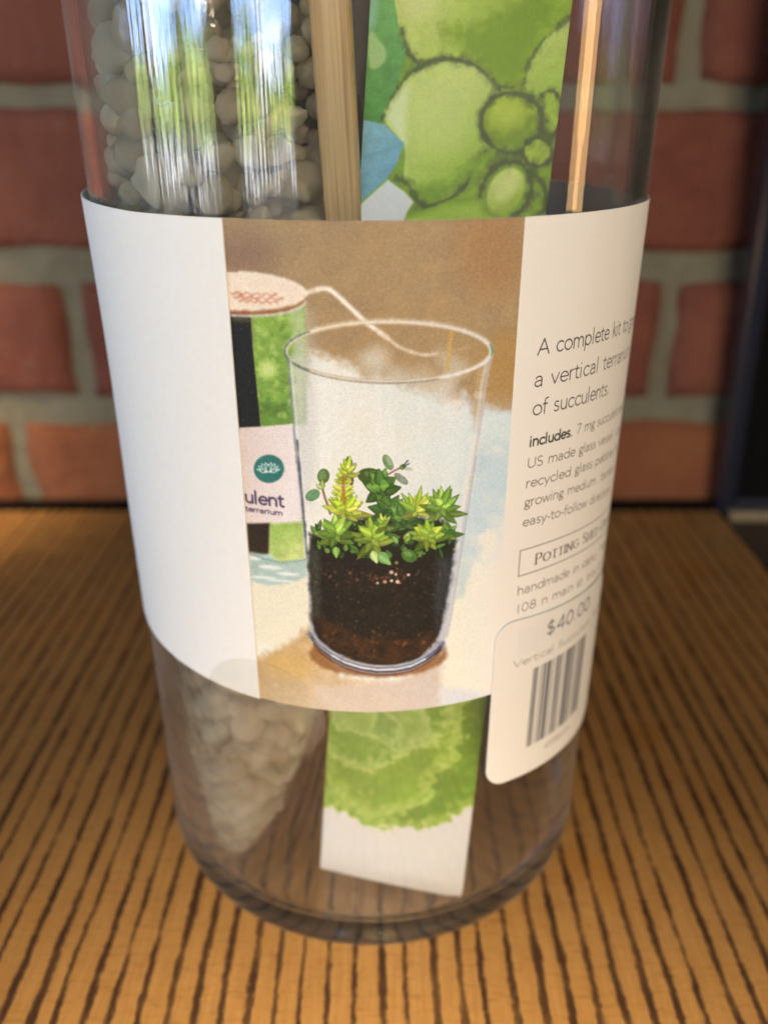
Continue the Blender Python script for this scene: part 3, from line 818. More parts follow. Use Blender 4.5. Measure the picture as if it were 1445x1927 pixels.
card.ell(600 + 880 * .4844, 440 * .4844, 26, 42, (150, 176, 52), soft=6, mott=.3, rag=4); ol(ellpts(885, 440, 52, 86), 9)
card.poly(A2([(820, 360), (900, 500), (900, 640), (760, 620), (640, 640), (680, 570)]), (76, 96, 30), soft=16, alpha=.65, rag=10)
card.poly(A2(sb), (164, 188, 38), c2=(112, 142, 26), grad=[(945, 190), (975, 280)], soft=3, mott=.3)
card.ell(600 + 720 * .4844, 440 * .4844, 30, 26, (190, 206, 74), soft=26, alpha=.8, rag=6)
ol(list(sb) + [sb[0]], 13, .9)
card.ell(600 + 838 * .4844, 592 * .4844, 25, 25, (164, 190, 60), soft=4, mott=.3); ol(ellpts(838, 592, 56, 54, 0, 24, -40, 320), 10)
card.poly(A2(ellpts(716, 740, 66, 96, 28)), (194, 208, 104), c2=(140, 168, 44), grad=[(935, 340), (960, 400)], soft=6, mott=.2, rag=3); ol(ellpts(716, 742, 92, 120, 28, 24, 150, 400), 14, .9)
card.ell(600 + 720 * .4844, 725 * .4844, 18, 30, (212, 218, 132), rot=28, soft=16, alpha=.7)
ol(smooth_loop([(800, 640), (860, 720), (870, 800), (820, 850)], 4, False), 12)
card.poly(A2([(330, 850), (480, 800), (620, 780), (640, 870), (330, 870)]), (156, 186, 62), soft=14, alpha=.8, rag=6)
card.poly(A2([(100, 470), (180, 468), (255, 484), (328, 560), (300, 640), (262, 694), (158, 790), (100, 800)]), (132, 184, 196), c2=(108, 160, 176), grad=[(690, 240), (700, 370)], soft=4, mott=.14)
card.line(A2([(180, 610), (250, 590), (320, 560)]), (104, 156, 172), 6, 8, .7)
card.poly(A2([(266, 698), (330, 745), (364, 782), (340, 820), (312, 900), (100, 900), (100, 800), (165, 790)]), (228, 228, 228), soft=5)
# ruffled rosette at the foot
cx0, cy0 = 715.0, 1330.0
T = card.P(np.array([[cx0, cy0], [cx0 + 100, cy0], [cx0, cy0 + 100]]))
ycut = int(card.P(np.array([[740, 1010]]))[0, 1])
X, Y = np.meshgrid(np.arange(card.W, dtype=np.float32), np.arange(ycut, dtype=np.float32))
sx = (T[1, 0] - T[0, 0]) / 100; sy = (T[2, 1] - T[0, 1]) / 100
px_ = (X - T[0, 0]) / sx; py_ = (Y - T[0, 1]) / sy
rad = np.hypot(px_, py_ * 1.02); an = np.arctan2(px_, py_)
n1 = fbm(ycut, card.W, 60, card.rng) - .5; n2 = fbm(ycut, card.W, 16, card.rng) - .5
ruf = lambda k, ph: np.abs(np.sin(an * k + ph + n1 * 5))
reg = np.zeros((ycut, card.W, 3), np.float32); reg[:] = np.array([122, 158, 72]) / 255
prev = reg * 0
paper = np.array([234, 226, 212]) / 255.0
reg[:] = paper
base_cols = [(108, 150, 40), (126, 164, 46), (114, 156, 50), (132, 164, 70), (112, 148, 62)]
edge_cols = [(190, 208, 96), (186, 204, 96), (192, 206, 110), (176, 196, 112), (168, 190, 104)]
for rk, (r0, kk) in enumerate([(236, 26), (176, 22), (118, 18), (72, 14), (34, 10)]):
    rb_ = r0 + 26 * np.sin(an * 2.3 + rk * 1.7) * (1 if rk else .4) + n1 * 56 + 5 * ruf(kk, rk) + n2 * 30 - (14 if rk == 0 else 0) * np.cos(an)
    m = np.clip((rb_ - rad) / 5 + .5, 0, 1)[..., None]
    t = np.clip((rb_ - rad) / 34, 0, 1) ** .7
    streak = .5 + .5 * np.sin(an * kk * 2.2 + n1 * 9 + rk)
    t = np.clip(t + n2 * .8 + (streak - .5) * .10, 0, 1)[..., None]
    c = np.array(edge_cols[rk]) / 255 * (1 - t) + np.array(base_cols[rk]) / 255 * t
    c = c * (1 + .25 * n1[..., None])
    reg = reg * (1 - m) + c * m
card.a[:ycut] = reg
card.grain((slice(0, card.H), slice(0, card.W)), 4)
IM_CARD = card.image("watercolour_card_print", s2l(np.array([236, 228, 214]) / 255.0)[None, None, :], 0.8)

# ------------------------------------------------------------------ materials
def print_mat(name, im, rough, spec, tint=None):
    m = NT(name)
    uv = m.n('ShaderNodeUVMap').outputs[0]
    tx = m.n('ShaderNodeTexImage', {0: uv}); tx.image = im; tx.extension = 'EXTEND'; tx.interpolation = 'Cubic'
    m.set(m.b.inputs['Base Color'], tx.outputs[0])
    m.b.inputs['Roughness'].default_value = rough
    m.b.inputs['Specular IOR Level'].default_value = spec
    nz = m.noise(m.obj(), 2600, 3, .6)
    n2_ = m.noise(m.obj(), 90, 2, .5)
    b1 = m.bump(nz, .35, .00004)
    m.set(m.b.inputs['Normal'], m.bump(n2_, .35, .0006, b1))
    return m.m
M_LABEL = print_mat("label_paper", IM_LABEL, .62, .3)
M_STICK = print_mat("sticker_paper", IM_STICKER, .45, .45)
M_CARD = print_mat("card_paper", IM_CARD, .55, .35)
M_PAPER = simple_mat("white_paper", (.79, .785, .77), .65, .3, .035, 700, .00012)

def glass_mat():
    m = NT("clear_glass")
    g = m.n('ShaderNodeBsdfGlass', {'Color': (.985, .985, .982, 1), 'Roughness': 0.0, 'IOR': 1.5})
    df = m.n('ShaderNodeBsdfDiffuse', {0: (.72, .70, .66, 1)})
    lw = m.n('ShaderNodeLayerWeight', {'Blend': .5})
    cosv = m.math('MAXIMUM', m.math('SUBTRACT', 1.0, lw.outputs['Facing']), .12)
    mottle = m.smooth(m.noise(m.obj(), 38, 5, .6), .35, .8)
    speck = m.smooth(m.noise(m.obj(), 1500, 2, .5), .80, .84)
    dust = m.math('ADD', .008, m.math('MULTIPLY', mottle, .015))
    dust = m.math('DIVIDE', dust, cosv, clamp=True)
    dust = m.math('ADD', dust, m.math('MULTIPLY', speck, .35), clamp=True)
    mx = m.n('ShaderNodeMixShader', {0: dust, 1: g.outputs[0], 2: df.outputs[0]})  # diffuse share over clear glass, mottled and denser at grazing angles
    m.t.links.new(mx.outputs[0], m.out.inputs[0])
    va = m.n('ShaderNodeVolumeAbsorption', {'Color': (.80, .86, .84, 1), 'Density': 4.0})
    m.t.links.new(va.outputs[0], m.out.inputs['Volume'])
    return m.m
M_GLASS = glass_mat()

def film_mat(name, haze, gloss, tint=(.9, .9, .86), crinkle=.0012):
    m = NT(name)
    tr = m.n('ShaderNodeBsdfTransparent', {0: (.985, .985, .975, 1)})
    df = m.n('ShaderNodeBsdfDiffuse', {0: tint + (1,)})
    gl = m.n('ShaderNodeBsdfGlossy', {'Color': (1, 1, 1, 1), 'Roughness': .09})
    nz = m.noise(m.obj(), 55, 5, .6)
    hz = m.math('MULTIPLY', m.smooth(nz, .35, .75), haze * 1.4)
    hz = m.math('ADD', hz, haze * .4)
    lw = m.n('ShaderNodeLayerWeight', {'Blend': .5})
    cr = m.noise(m.obj(), 160, 3, .6)
    bp = m.bump(cr, .35, crinkle)
    m.set(gl.inputs['Normal'], bp); m.set(lw.inputs['Normal'], bp)
    fr = m.math('ADD', .04, m.math('MULTIPLY', .9, m.math('POWER', lw.outputs['Facing'], 5.0)))
    s1 = m.n('ShaderNodeMixShader', {0: hz, 1: tr.outputs[0], 2: df.outputs[0]})
    fg = m.math('MULTIPLY', fr, gloss, clamp=True)
    s2 = m.n('ShaderNodeMixShader', {0: fg, 1: s1.outputs[0], 2: gl.outputs[0]})
    m.t.links.new(s2.outputs[0], m.out.inputs[0])
    return m.m
M_FILM = film_mat("clear_bag_film", .08, .5, (.86, .83, .70), .0008)
M_TAIL = film_mat("crumpled_bag_film", .055, 2.4, (.88, .85, .74), .0030)
M_SEAL = film_mat("clear_seal_film", .030, .5, crinkle=.00005)

def wood_mat():
    m = NT("striped_softwood")
    sep = m.n('ShaderNodeSeparateXYZ', {0: m.obj()})
    x, y = sep.outputs[0], sep.outputs[1]
    def vec(a, b, c=0.0):
        return m.n('ShaderNodeCombineXYZ', {0: a, 1: b, 2: c}).outputs[0]
    wob = m.noise(vec(m.math('MULTIPLY', x, 6), m.math('MULTIPLY', y, 9)), 1.0, 2)
    wob2 = m.noise(vec(m.math('MULTIPLY', x, 90), m.math('MULTIPLY', y, 45)), 1.0, 3, .6)
    xs = m.math('ADD', x, m.math('MULTIPLY', m.math('SUBTRACT', wob, .5), .0032))
    xs = m.math('ADD', xs, m.math('MULTIPLY', m.math('SUBTRACT', wob2, .5), .0012))
    ph = m.math('DIVIDE', xs, .0058)
    cell = m.math('FLOOR', ph)
    fr = m.math('FRACT', ph)
    wn = m.n('ShaderNodeTexWhiteNoise', noise_dimensions='1D'); m.set(wn.inputs['W'], cell)
    rnd = wn.outputs[0]
    d = m.math('ABSOLUTE', m.math('SUBTRACT', fr, m.math('ADD', .38, m.math('MULTIPLY', rnd, .24))))
    fuzz = m.noise(vec(m.math('MULTIPLY', x, 1400), m.math('MULTIPLY', y, 420)), 1.0, 5, .7)
    fuz2 = m.noise(vec(m.math('MULTIPLY', x, 220), m.math('MULTIPLY', y, 70)), 1.0, 3, .6)
    halfw = m.math('ADD', .085, m.math('MULTIPLY', rnd, .07))
    halfw = m.math('ADD', halfw, m.math('MULTIPLY', m.math('SUBTRACT', fuz2, .5), .34))
    swell = m.noise(vec(m.math('MULTIPLY', x, 60), m.math('MULTIPLY', y, 16), 3.0), 1.0, 2)
    halfw = m.math('ADD', halfw, m.math('MULTIPLY', m.math('SUBTRACT', swell, .52), .08))
    e = m.math('SUBTRACT', d, halfw)
    e = m.math('ADD', e, m.math('MULTIPLY', m.math('SUBTRACT', fuzz, .5), .36))
    line = m.math('SUBTRACT', 1.0, m.smooth(e, -.06, .05))
    # blond wood between the lines
    fib = m.noise(vec(m.math('MULTIPLY', x, 900), m.math('MULTIPLY', y, 60)), 1.0, 4, .6)
    cross = m.noise(vec(m.math('MULTIPLY', x, 160), m.math('MULTIPLY', y, 900)), 1.0, 4, .65)
    blot = m.noise(m.obj(), 28, 3)
    base = m.mix(fib, (.27, .128, .036), (.48, .270, .092))
    base = m.mix(m.smooth(cross, .5, .8), base, (.23, .100, .026))
    base = m.mix(m.smooth(blot, .55, .8), base, (.36, .155, .030))
    fleck = m.noise(m.obj(), 900, 3, .7)
    base = m.mix(m.smooth(fleck, .66, .76), base, (.14, .06, .02))
    pore = m.noise(vec(m.math('MULTIPLY', x, 2600), m.math('MULTIPLY', y, 300), 9.0), 1.0, 3, .6)
    base = m.mix(m.math('MULTIPLY', m.smooth(pore, .56, .72), .55), base, (.20, .085, .020))
    dk = m.mix(fib, (.030, .011, .004), (.075, .030, .010))
    lstr = m.math('ADD', .80, m.math('MULTIPLY', m.smooth(fuz2, .35, .6), .20))
    col = m.mix(m.math('MULTIPLY', line, lstr), base, dk)
    dustn = m.noise(m.obj(), 620, 1, .5)
    col = m.mix(m.math('MULTIPLY', m.smooth(dustn, .80, .83), .6), col, (.55, .48, .38))
    m.set(m.b.inputs['Base Color'], col)
    m.set(m.b.inputs['Roughness'], m.math('ADD', .40, m.math('MULTIPLY', line, .3)))
    m.b.inputs['Specular IOR Level'].default_value = .35
    h = m.math('SUBTRACT', m.math('MULTIPLY', cross, .25), line)
    h = m.math('ADD', h, m.math('MULTIPLY', fuzz, .35))
    m.set(m.b.inputs['Normal'], m.bump(h, .7, .0006))
    return m.m
M_WOOD = wood_mat()

def brick_mat(name, c1, c2, c3):
    m = NT(name)
    o = m.obj()
    a = m.noise(o, 22, 4, .6); b = m.noise(o, 90, 4, .65); f = m.noise(o, 500, 3, .6)
    col = m.mix(m.smooth(a, .35, .65), c1, c2)
    col = m.mix(m.math('MULTIPLY', m.smooth(b, .58, .72), .45), col, c3)
    col = m.mix(m.math('MULTIPLY', f, .35), col, (.05, .02, .015))
    m.set(m.b.inputs['Base Color'], col)
    m.b.inputs['Roughness'].default_value = .85
    m.b.inputs['Specular IOR Level'].default_value = .2
    m.set(m.b.inputs['Normal'], m.bump(m.math('ADD', b, m.math('MULTIPLY', f, .5)), 1.0, .004))
    return m.m
BRICKS = [brick_mat("red_brick", (.195, .064, .045), (.245, .088, .060), (.26, .17, .12)),
          brick_mat("dark_red_brick", (.175, .054, .037), (.22, .074, .048), (.22, .15, .115)),
          brick_mat("orange_red_brick", (.235, .082, .038), (.285, .105, .050), (.30, .19, .11))]
M_MORTAR = simple_mat("grey_mortar", (.165, .150, .112), .95, .1, .22, 120, .003)
M_BLACK = simple_mat("dull_black", (.004, .004, .004), .8, .06, .3, 200)
M_NAVY = simple_mat("black_gloss_frame", (.012, .014, .026), .18, .8, .3, 60)
M_DARK = simple_mat("dark_stained_wood", (.020, .014, .010), .7, .2, .4, 90, .001)
M_DUST = simple_mat("dusty_wood_edge", (.25, .20, .13), .9, .1, .5, 150, .002)
M_PEB = []
for i, c in enumerate([(.72, .64, .46), (.64, .57, .40), (.78, .71, .53), (.56, .48, .33), (.70, .63, .48)]):
    m = NT("pebble_stone_%s" % "abcde"[i])
    nz = m.noise(m.obj(), 260, 5, .65); nf = m.noise(m.obj(), 1500, 3, .6)
    cc = m.mix(nz, tuple(v * .78 for v in c), tuple(min(.86, v * 1.18) for v in c))
    m.set(m.b.inputs['Base Color'], m.mix(m.math('MULTIPLY', m.smooth(nf, .5, .75), .35), cc, (.22, .19, .13)))
    m.b.inputs['Roughness'].default_value = .8
    m.set(m.b.inputs['Normal'], m.bump(m.math('ADD', nz, m.math('MULTIPLY', nf, .4)), .7, .0006))
    M_PEB.append(m.m)
def bamboo_mat():
    m = NT("bamboo")
    sep = m.n('ShaderNodeSeparateXYZ', {0: m.obj()})
    v = m.n('ShaderNodeCombineXYZ', {0: m.math('MULTIPLY', sep.outputs[0], 1500), 1: m.math('MULTIPLY', sep.outputs[1], 1500), 2: m.math('MULTIPLY', sep.outputs[2], 22)}).outputs[0]
    nz = m.noise(v, 1.0, 3, .55)
    m.set(m.b.inputs['Base Color'], m.ramp(nz, [(.25, (.34, .21, .09)), (.48, (.56, .39, .19)), (.75, (.68, .52, .29))]))
    m.b.inputs['Roughness'].default_value = .5
    m.set(m.b.inputs['Normal'], m.bump(nz, .3, .0003))
    return m.m
M_BAMBOO = bamboo_mat()
M_PACK = simple_mat("dark_brown_pouch", (.045, .030, .022), .35, .5, .3, 50, .004)

# ================================================================== SETTING: brick wall, dark gap strip, table
Y_BACK = float(CAM[1] + CAM[2] / math.tan(TH - 0.0035))     # back edge of the table (reads at y 957)
YW = Y_BACK + 0.0115                                       # face of the bricks
def wall_z(py):
    d = rays(722, py); t = (YW - CAM[1]) / d[1]; return float(CAM[2] + t * d[2])
def wall_x(px, py):
    d = rays(px, py); t = (YW - CAM[1]) / d[1]; return float(CAM[0] + t * d[0])
wall = empty("brick_wall", (0, YW, 0))
tag(wall, "old red brick wall with grey mortar joints behind the table", "wall")
def add_wall(name, bm, mat, smooth=False):
    for v in bm.verts: v.co.y -= YW
    return from_bm(name, bm, wall, mat, smooth)
# mortar body with a rough face
mb = bmesh.new()
nx_, nz_ = 220, 90
x0w, x1w, z0w, z1w = -.62, .62, -.16, .46
gridv = [[mb.verts.new((x0w + (x1w - x0w) * i / nx_, YW + .0035 + .0022 * mnoise.noise((i * .35, j * .35, 1.0)) + .001 * mnoise.noise((i * 1.3, j * 1.3, 4.0)), z0w + (z1w - z0w) * j / nz_)) for i in range(nx_ + 1)] for j in range(nz_ + 1)]
for j in range(nz_):
    for i in range(nx_):
        mb.faces.new((gridv[j][i], gridv[j][i + 1], gridv[j + 1][i + 1], gridv[j + 1][i]))
bk = [mb.verts.new(p) for p in [(x0w, YW + .06, z0w), (x1w, YW + .06, z0w), (x1w, YW + .06, z1w), (x0w, YW + .06, z1w)]]
mb.faces.new(bk[::-1])
add_wall("mortar", mb, M_MORTAR, True)
rows = [(-60, 155), (207, 470), (535, 748), (802, 936)]     # top and bottom readings of the four courses in view
zr = [(wall_z(b), wall_z(a)) for a, b in rows]
zr[0] = (zr[0][0], zr[0][0] + .054)
course = {0: zr[0], 1: zr[1], 2: zr[2], 3: (wall_z(960) - .003, zr[3][1])}
pitch = .0655
for k in range(1, 6): course[-k] = (zr[0][0] + pitch * k, zr[0][1] + pitch * k)
course[4] = (course[3][0] - pitch, course[3][0] - .011); course[5] = (course[4][0] - pitch, course[4][0] - .011)
x1300 = wall_x(1303, 80); x142 = wall_x(143, 640); x1252 = wall_x(1252, 640); x30 = wall_x(38, 860)
joints = {0: [x1300 - .215 * 3, x1300 - .215 * 2, x1300 - .215 + .004, x1300, x1300 + .21, x1300 + .42],
          1: [-.62, -.405, -.198, .012, .222, .43, .63],
          2: [x142 - .42, x142 - .212, x142, (x142 + x1252) / 2 + .03, x1252, x1252 + .208, x1252 + .42],
          3: [x30 - .42, x30 - .21, x30, x30 + .212, x30 + .423, x30 + .63]}
brr = random.Random(4)
for r, (za, zb) in course.items():
    J = joints.get(r)
    if J is None:
        off = -.75 + (.105 if r % 2 else 0) + brr.uniform(-.01, .01)
        J = [off + .212 * k for k in range(8)]
    for a, b in zip(J[:-1], J[1:]):
        g = .0048 * brr.uniform(.85, 1.15)
        xa_, xb_ = max(a + g, x0w), min(b - g, x1w)
        if xb_ - xa_ < .02: continue
        bm = box_bm(xa_, xb_, YW - .0005, YW + .05, za + brr.uniform(-.0006, .0006), zb + brr.uniform(-.0006, .0006))
        bmesh.ops.subdivide_edges(bm, edges=[e for e in bm.edges if abs((e.verts[0].co - e.verts[1].co).x) > .01], cuts=22, use_grid_fill=True)
        bmesh.ops.subdivide_edges(bm, edges=[e for e in bm.edges if abs((e.verts[0].co - e.verts[1].co).z) > .01], cuts=9, use_grid_fill=True)
        sd = brr.uniform(0, 50)
        cx_, cz_ = (xa_ + xb_) / 2, (za + zb) / 2; hx, hz_ = (xb_ - xa_) / 2, (zb - za) / 2
        for v in bm.verts:
            fx = max(0, abs(v.co.x - cx_) - (hx - .006)) / .006; fz = max(0, abs(v.co.z - cz_) - (hz_ - .006)) / .006
            e_ = min(1, math.hypot(fx, fz))
            n_ = mnoise.noise((v.co.x * 45 + sd, v.co.z * 45, 1.7)); n3 = mnoise.noise((v.co.x * 130 + sd, v.co.z * 130, 6.7))
            v.co.y += (e_ ** 3) * .0026 + n_ * .0012 + n3 * .0006 if v.co.y < YW + .01 else 0
            if fx > .5: v.co.x += n_ * .003
            if fz > .5: v.co.z += n_ * .0024
        i_ = 2 if r >= 3 else (1 if (r == 1 and a > .1) else brr.choice([0, 0, 1]))
        add_wall("brick", bm, BRICKS[i_], True)

gap_strip = from_bm("dark_gap_strip", box_bm(-.62, .62, Y_BACK + .001, YW - .003, -.03, .0012, .0008), None, M_BLACK)  # shade of the gap behind the table, put in as a black strip
tag(gap_strip, "thin black strip standing in for the dark gap between the back of the table and the brick wall", "gap_strip")

# table top: grooved softwood board
X_R = float(CAM[0] + (1374 - 722.5) / FPX * (lambda d: (CAM[2] / -d[2]))(rays(1374, 985)))
tb = bmesh.new()
TX0, TX1, TY0, TY1 = -.50, X_R, -.34, Y_BACK
bmesh.ops.create_cube(tb, size=1)
for v in tb.verts:
    v.co = Vector(((TX0 + TX1) / 2 + v.co.x * (TX1 - TX0), (TY0 + TY1) / 2 + v.co.y * (TY1 - TY0), -.014 + v.co.z * .028))
bmesh.ops.bevel(tb, geom=tb.edges[:], offset=.0022, segments=3, affect='EDGES')
table = empty("wooden_table", (0, 0, -.75))
tag(table, "honey brown softwood table top with dark grain lines running towards the wall", "table")
for v in tb.verts: v.co.z += .75
from_bm("table_top", tb, table, M_WOOD)
for sx_, sy_ in ((TX0 + .05, TY0 + .05), (TX1 - .05, TY0 + .05), (TX0 + .05, TY1 - .05), (TX1 - .05, TY1 - .05)):
    from_bm("leg", box_bm(sx_ - .02, sx_ + .02, sy_ - .02, sy_ + .02, 0, .7215, .003), table, M_DARK)
fl_ = from_bm("floor", box_bm(-3, 3, -3, 1.0, -.77, -.75), None, simple_mat("dark_floor", (.10, .08, .06), .6, .3, .3, 5))
tag(fl_, None, None, None, "structure")

# black framed board standing at the right, on a lower ledge with a dusty edge
ledge = empty("dark_ledge", (X_R + .1, Y_BACK, -.04))
tag(ledge, "dark lower shelf beyond the right edge of the table with a dusty tan rim", "shelf")
def rel(o, e):
    o.location = -Vector(e.location); return o
rel(from_bm("shelf_board", box_bm(X_R + .004, X_R + .40, Y_BACK - .30, YW - .004, -.045, -.030, .001), ledge, M_DARK), ledge)
rel(from_bm("riser", box_bm(X_R + .004, X_R + .40, YW - .016, YW - .006, -.0295, -.0045, .001), ledge, M_DARK), ledge)
rel(from_bm("rim", box_bm(X_R + .004, X_R + .40, YW - .017, YW - .006, -.0043, .0005, .001), ledge, M_DUST), ledge)
def at_plane(px, py, y):
    d = rays(px, py); t = (y - CAM[1]) / d[1]; return CAM + t * d
yb = Y_BACK + .002
pb = at_plane(1344, 962, yb); ptp = at_plane(1447, 215, yb - .012)
frame = empty("black_frame", (float(pb[0]), yb, float(pb[2])))
tag(frame, "glossy black framed board leaning on the brick wall at the right edge", "frame")
H_ = .34; lean = (ptp - pb) / (ptp[2] - pb[2]) * H_
def frame_piece(name, u0, u1, v0, v1, d0, d1, mat, bev=.001):
    bm = box_bm(u0, u1, d0, d1, v0, v1, bev)
    for v in bm.verts:
        k_ = v.co.z / H_
        v.co.x += lean[0] * k_; v.co.y += lean[1] * k_
    return from_bm(name, bm, frame, mat)
frame_piece("frame_side", 0, .0085, 0, H_, -.004, .006, M_NAVY, .0022)
frame_piece("frame_side", .20, .2085, 0, H_, -.004, .006, M_NAVY, .0022)
frame_piece("frame_rail", .0086, .1999, 0, .0085, -.004, .006, M_NAVY, .0022)
frame_piece("frame_rail", .0086, .1999, H_ - .0085, H_, -.004, .006, M_NAVY, .0022)
frame_piece("panel", .0086, .1999, .0086, H_ - .0086, -.0005, .004, M_BLACK, .0002)

# ================================================================== GLASS VESSEL
RG, RI = 0.0546, 0.0521
vessel = empty("glass_vessel", (0, 0, .0003))
tag(vessel, "clear glass cylinder wrapped in a printed paper band, standing on the wooden table", "glass vessel")
prof = [(0.0, .0012), (.040, .0012), (.0455, .0004), (.0478, 0.0)]
for t in np.linspace(0, 90, 9)[1:]:
    prof.append((.0478 + .0068 * math.sin(R_(t)), .0085 - .0085 * math.cos(R_(t))))
prof += [(RG, .0100), (RG, .03), (RG, .08), (RG, .16), (RG, .2670), (RG, .2685)]
prof += [(RG - .0004, .2697), (RG - .00125, .270), (RI + .0004, .2697), (RI, .2685), (RI, .2670), (RI, .16), (RI, .08), (RI, .03), (RI, .0165), (RI, .0148)]
for t in np.linspace(0, 90, 7)[1:]:
    prof.append((RI - .005 + .005 * math.cos(R_(t)), .0141 - .0052 * math.sin(R_(t))))
prof += [(.03, .0085), (0.0, .0083)]
SEG = 192
vb = bmesh.new(); ringsv = []
for r, z in prof:
    if r == 0: ringsv.append([vb.verts.new((0, 0, z))])
    else: ringsv.append([vb.verts.new((r * math.cos(2 * math.pi * k / SEG), r * math.sin(2 * math.pi * k / SEG), z)) for k in range(SEG)])
for A_, B_ in zip(ringsv[:-1], ringsv[1:]):
    for k in range(SEG):
        k2 = (k + 1) % SEG
        if len(A_) == 1: vb.faces.new((A_[0], B_[k2], B_[k]))
        elif len(B_) == 1: vb.faces.new((A_[k], A_[k2], B_[0]))
        else: vb.faces.new((A_[k], A_[k2], B_[k2], B_[k]))
bmesh.ops.recalc_face_normals(vb, faces=vb.faces[:])
from_bm("glass_cylinder", vb, vessel, M_GLASS, True)

# wrap label: thin curled sheet with thickness, built as (arc, height) grid
def wrap_sheet(name, u_list, vlo, vhi, r_out, th, mat, uvbox, nv=24, wob=.00012, flare=None, parent=vessel):
    """u in mm of arc, vlo/vhi functions of u giving mm heights"""
    verts, faces, uvs = [], [], []
    nu = len(u_list)
    for layer in (0, 1):
        for i, u in enumerate(u_list):
            a, b = vlo(u), vhi(u)
            for j in range(nv + 1):
                v = a + (b - a) * j / nv
                th_ = u / 55.0
                rr_ = r_out + wob * mnoise.noise((u * .05, v * .04, 3.1))
                if flare: rr_ += flare(u, v)
                if layer: rr_ -= th
                verts.append((rr_ * math.sin(th_), -rr_ * math.cos(th_), v / 1000 + DZ - .0003))
                uvs.append(((u - uvbox[0]) / (uvbox[1] - uvbox[0]), (v - uvbox[2]) / (uvbox[3] - uvbox[2])))
    o1 = nu * (nv + 1); idx = lambda l, i, j: l * o1 + i * (nv + 1) + j
    for i in range(nu - 1):
        for j in range(nv):
            faces.append((idx(0, i, j), idx(0, i + 1, j), idx(0, i + 1, j + 1), idx(0, i, j + 1)))
            faces.append((idx(1, i, j), idx(1, i, j + 1), idx(1, i + 1, j + 1), idx(1, i + 1, j)))
    nmain = len(faces)
    for i in range(nu - 1):
        faces.append((idx(0, i, nv), idx(0, i + 1, nv), idx(1, i + 1, nv), idx(1, i, nv)))
        faces.append((idx(0, i, 0), idx(1, i, 0), idx(1, i + 1, 0), idx(0, i + 1, 0)))
    for j in range(nv):
        faces.append((idx(0, 0, j), idx(0, 0, j + 1), idx(1, 0, j + 1), idx(1, 0, j)))
        faces.append((idx(0, nu - 1, j), idx(1, nu - 1, j), idx(1, nu - 1, j + 1), idx(0, nu - 1, j + 1)))
    for k_ in range(nmain, len(faces)):
        q_ = []
        for vi in faces[k_]:
            verts.append(verts[vi]); uvs.append(uvs[vi]); q_.append(len(verts) - 1)
        faces[k_] = tuple(q_)
    me = bpy.data.meshes.new(name)
    me.from_pydata(verts, [], faces)
    uvl = me.uv_layers.new(name="UVMap")
    li = np.empty(len(me.loops), int); me.loops.foreach_get("vertex_index", li)
    uvl.data.foreach_set("uv", np.array(uvs)[li].ravel())
    me.materials.append(mat); me.materials.append(M_PAPER)
    mi = [0] * len(faces)
    for k_ in range(nmain, len(faces)): mi[k_] = 1
    for k_ in range(nmain):
        if k_ % 2: mi[k_] = 1
    me.polygons.foreach_set("material_index", mi)
    sm = [k_ < nmain for k_ in range(len(faces))]
    me.polygons.foreach_set("use_smooth", sm)
    return link(name, me, parent)
LT = lambda u: 154.8 + (.5 * max(0, (-u - 40)) / 20 if u > -90 else .5)
LB = lambda u: 66.1 + .012 * max(0, -u - 10)
wrap_sheet("label_band", list(np.linspace(-24, 150, 130)), LB, LT, .05500, .00022, M_LABEL, (-76, 76, 62, 158), wob=.00008)
flare = lambda u, v: .0005 * max(0, (v - 120) / 35) ** 2 * (1 if -100 < u < -25 else 0) * min(1, (-u - 25) / 20) if u < -25 else 0
wrap_sheet("label_flap", list(np.linspace(-176, -21.6, 110)), lambda u: LB(u) - .05, LT, .05535, .00028, M_PAPER, (-76, 76, 62, 158), wob=.00010, flare=flare)
# price sticker
S0, S1, SR = 24.6, 67.0, 4.6
def s_in(u):
    d_ = min(u - S0, S1 - u)
    return 0 if d_ >= SR else SR - math.sqrt(max(0, SR * SR - (SR - d_) ** 2))
ul = [S0 + SR * (1 - math.cos(t)) for t in np.linspace(0, math.pi / 2, 10)] + list(np.linspace(S0 + SR, S1 - SR, 30))[1:-1] + [S1 - SR * (1 - math.cos(t)) for t in np.linspace(math.pi / 2, 0, 10)]
sticker = wrap_sheet("price_sticker", ul, lambda u: 42.2 + s_in(u) + ST_SL * (u - S0), lambda u: 82.4 - s_in(u) + ST_SL * (u - S0), .05545, .00022, M_STICK, (23, 68, 30, 84), nv=20, wob=.00005)
sticker['label'] = "cream price sticker with barcode overlapping the lower edge of the paper band"
# round clear seal holding the band at its lower edge
ul = [-21.2 - 13 * math.cos(t) for t in np.linspace(0.02, math.pi - .02, 40)]
sl_h = lambda u: 11.6 * math.sqrt(max(1e-4, 1 - ((u + 21.2) / 13) ** 2))
seal = wrap_sheet("clear_seal", ul, lambda u: 63.6 - sl_h(u), lambda u: 63.6 + sl_h(u), .05552, .00008, M_SEAL, (0, 1, 0, 1), nv=12, wob=.0001)
seal.data.materials[1] = M_SEAL
seal['label'] = "round clear plastic seal over the lower edge of the band"

# ================================================================== CONTENTS
Z0 = .0091
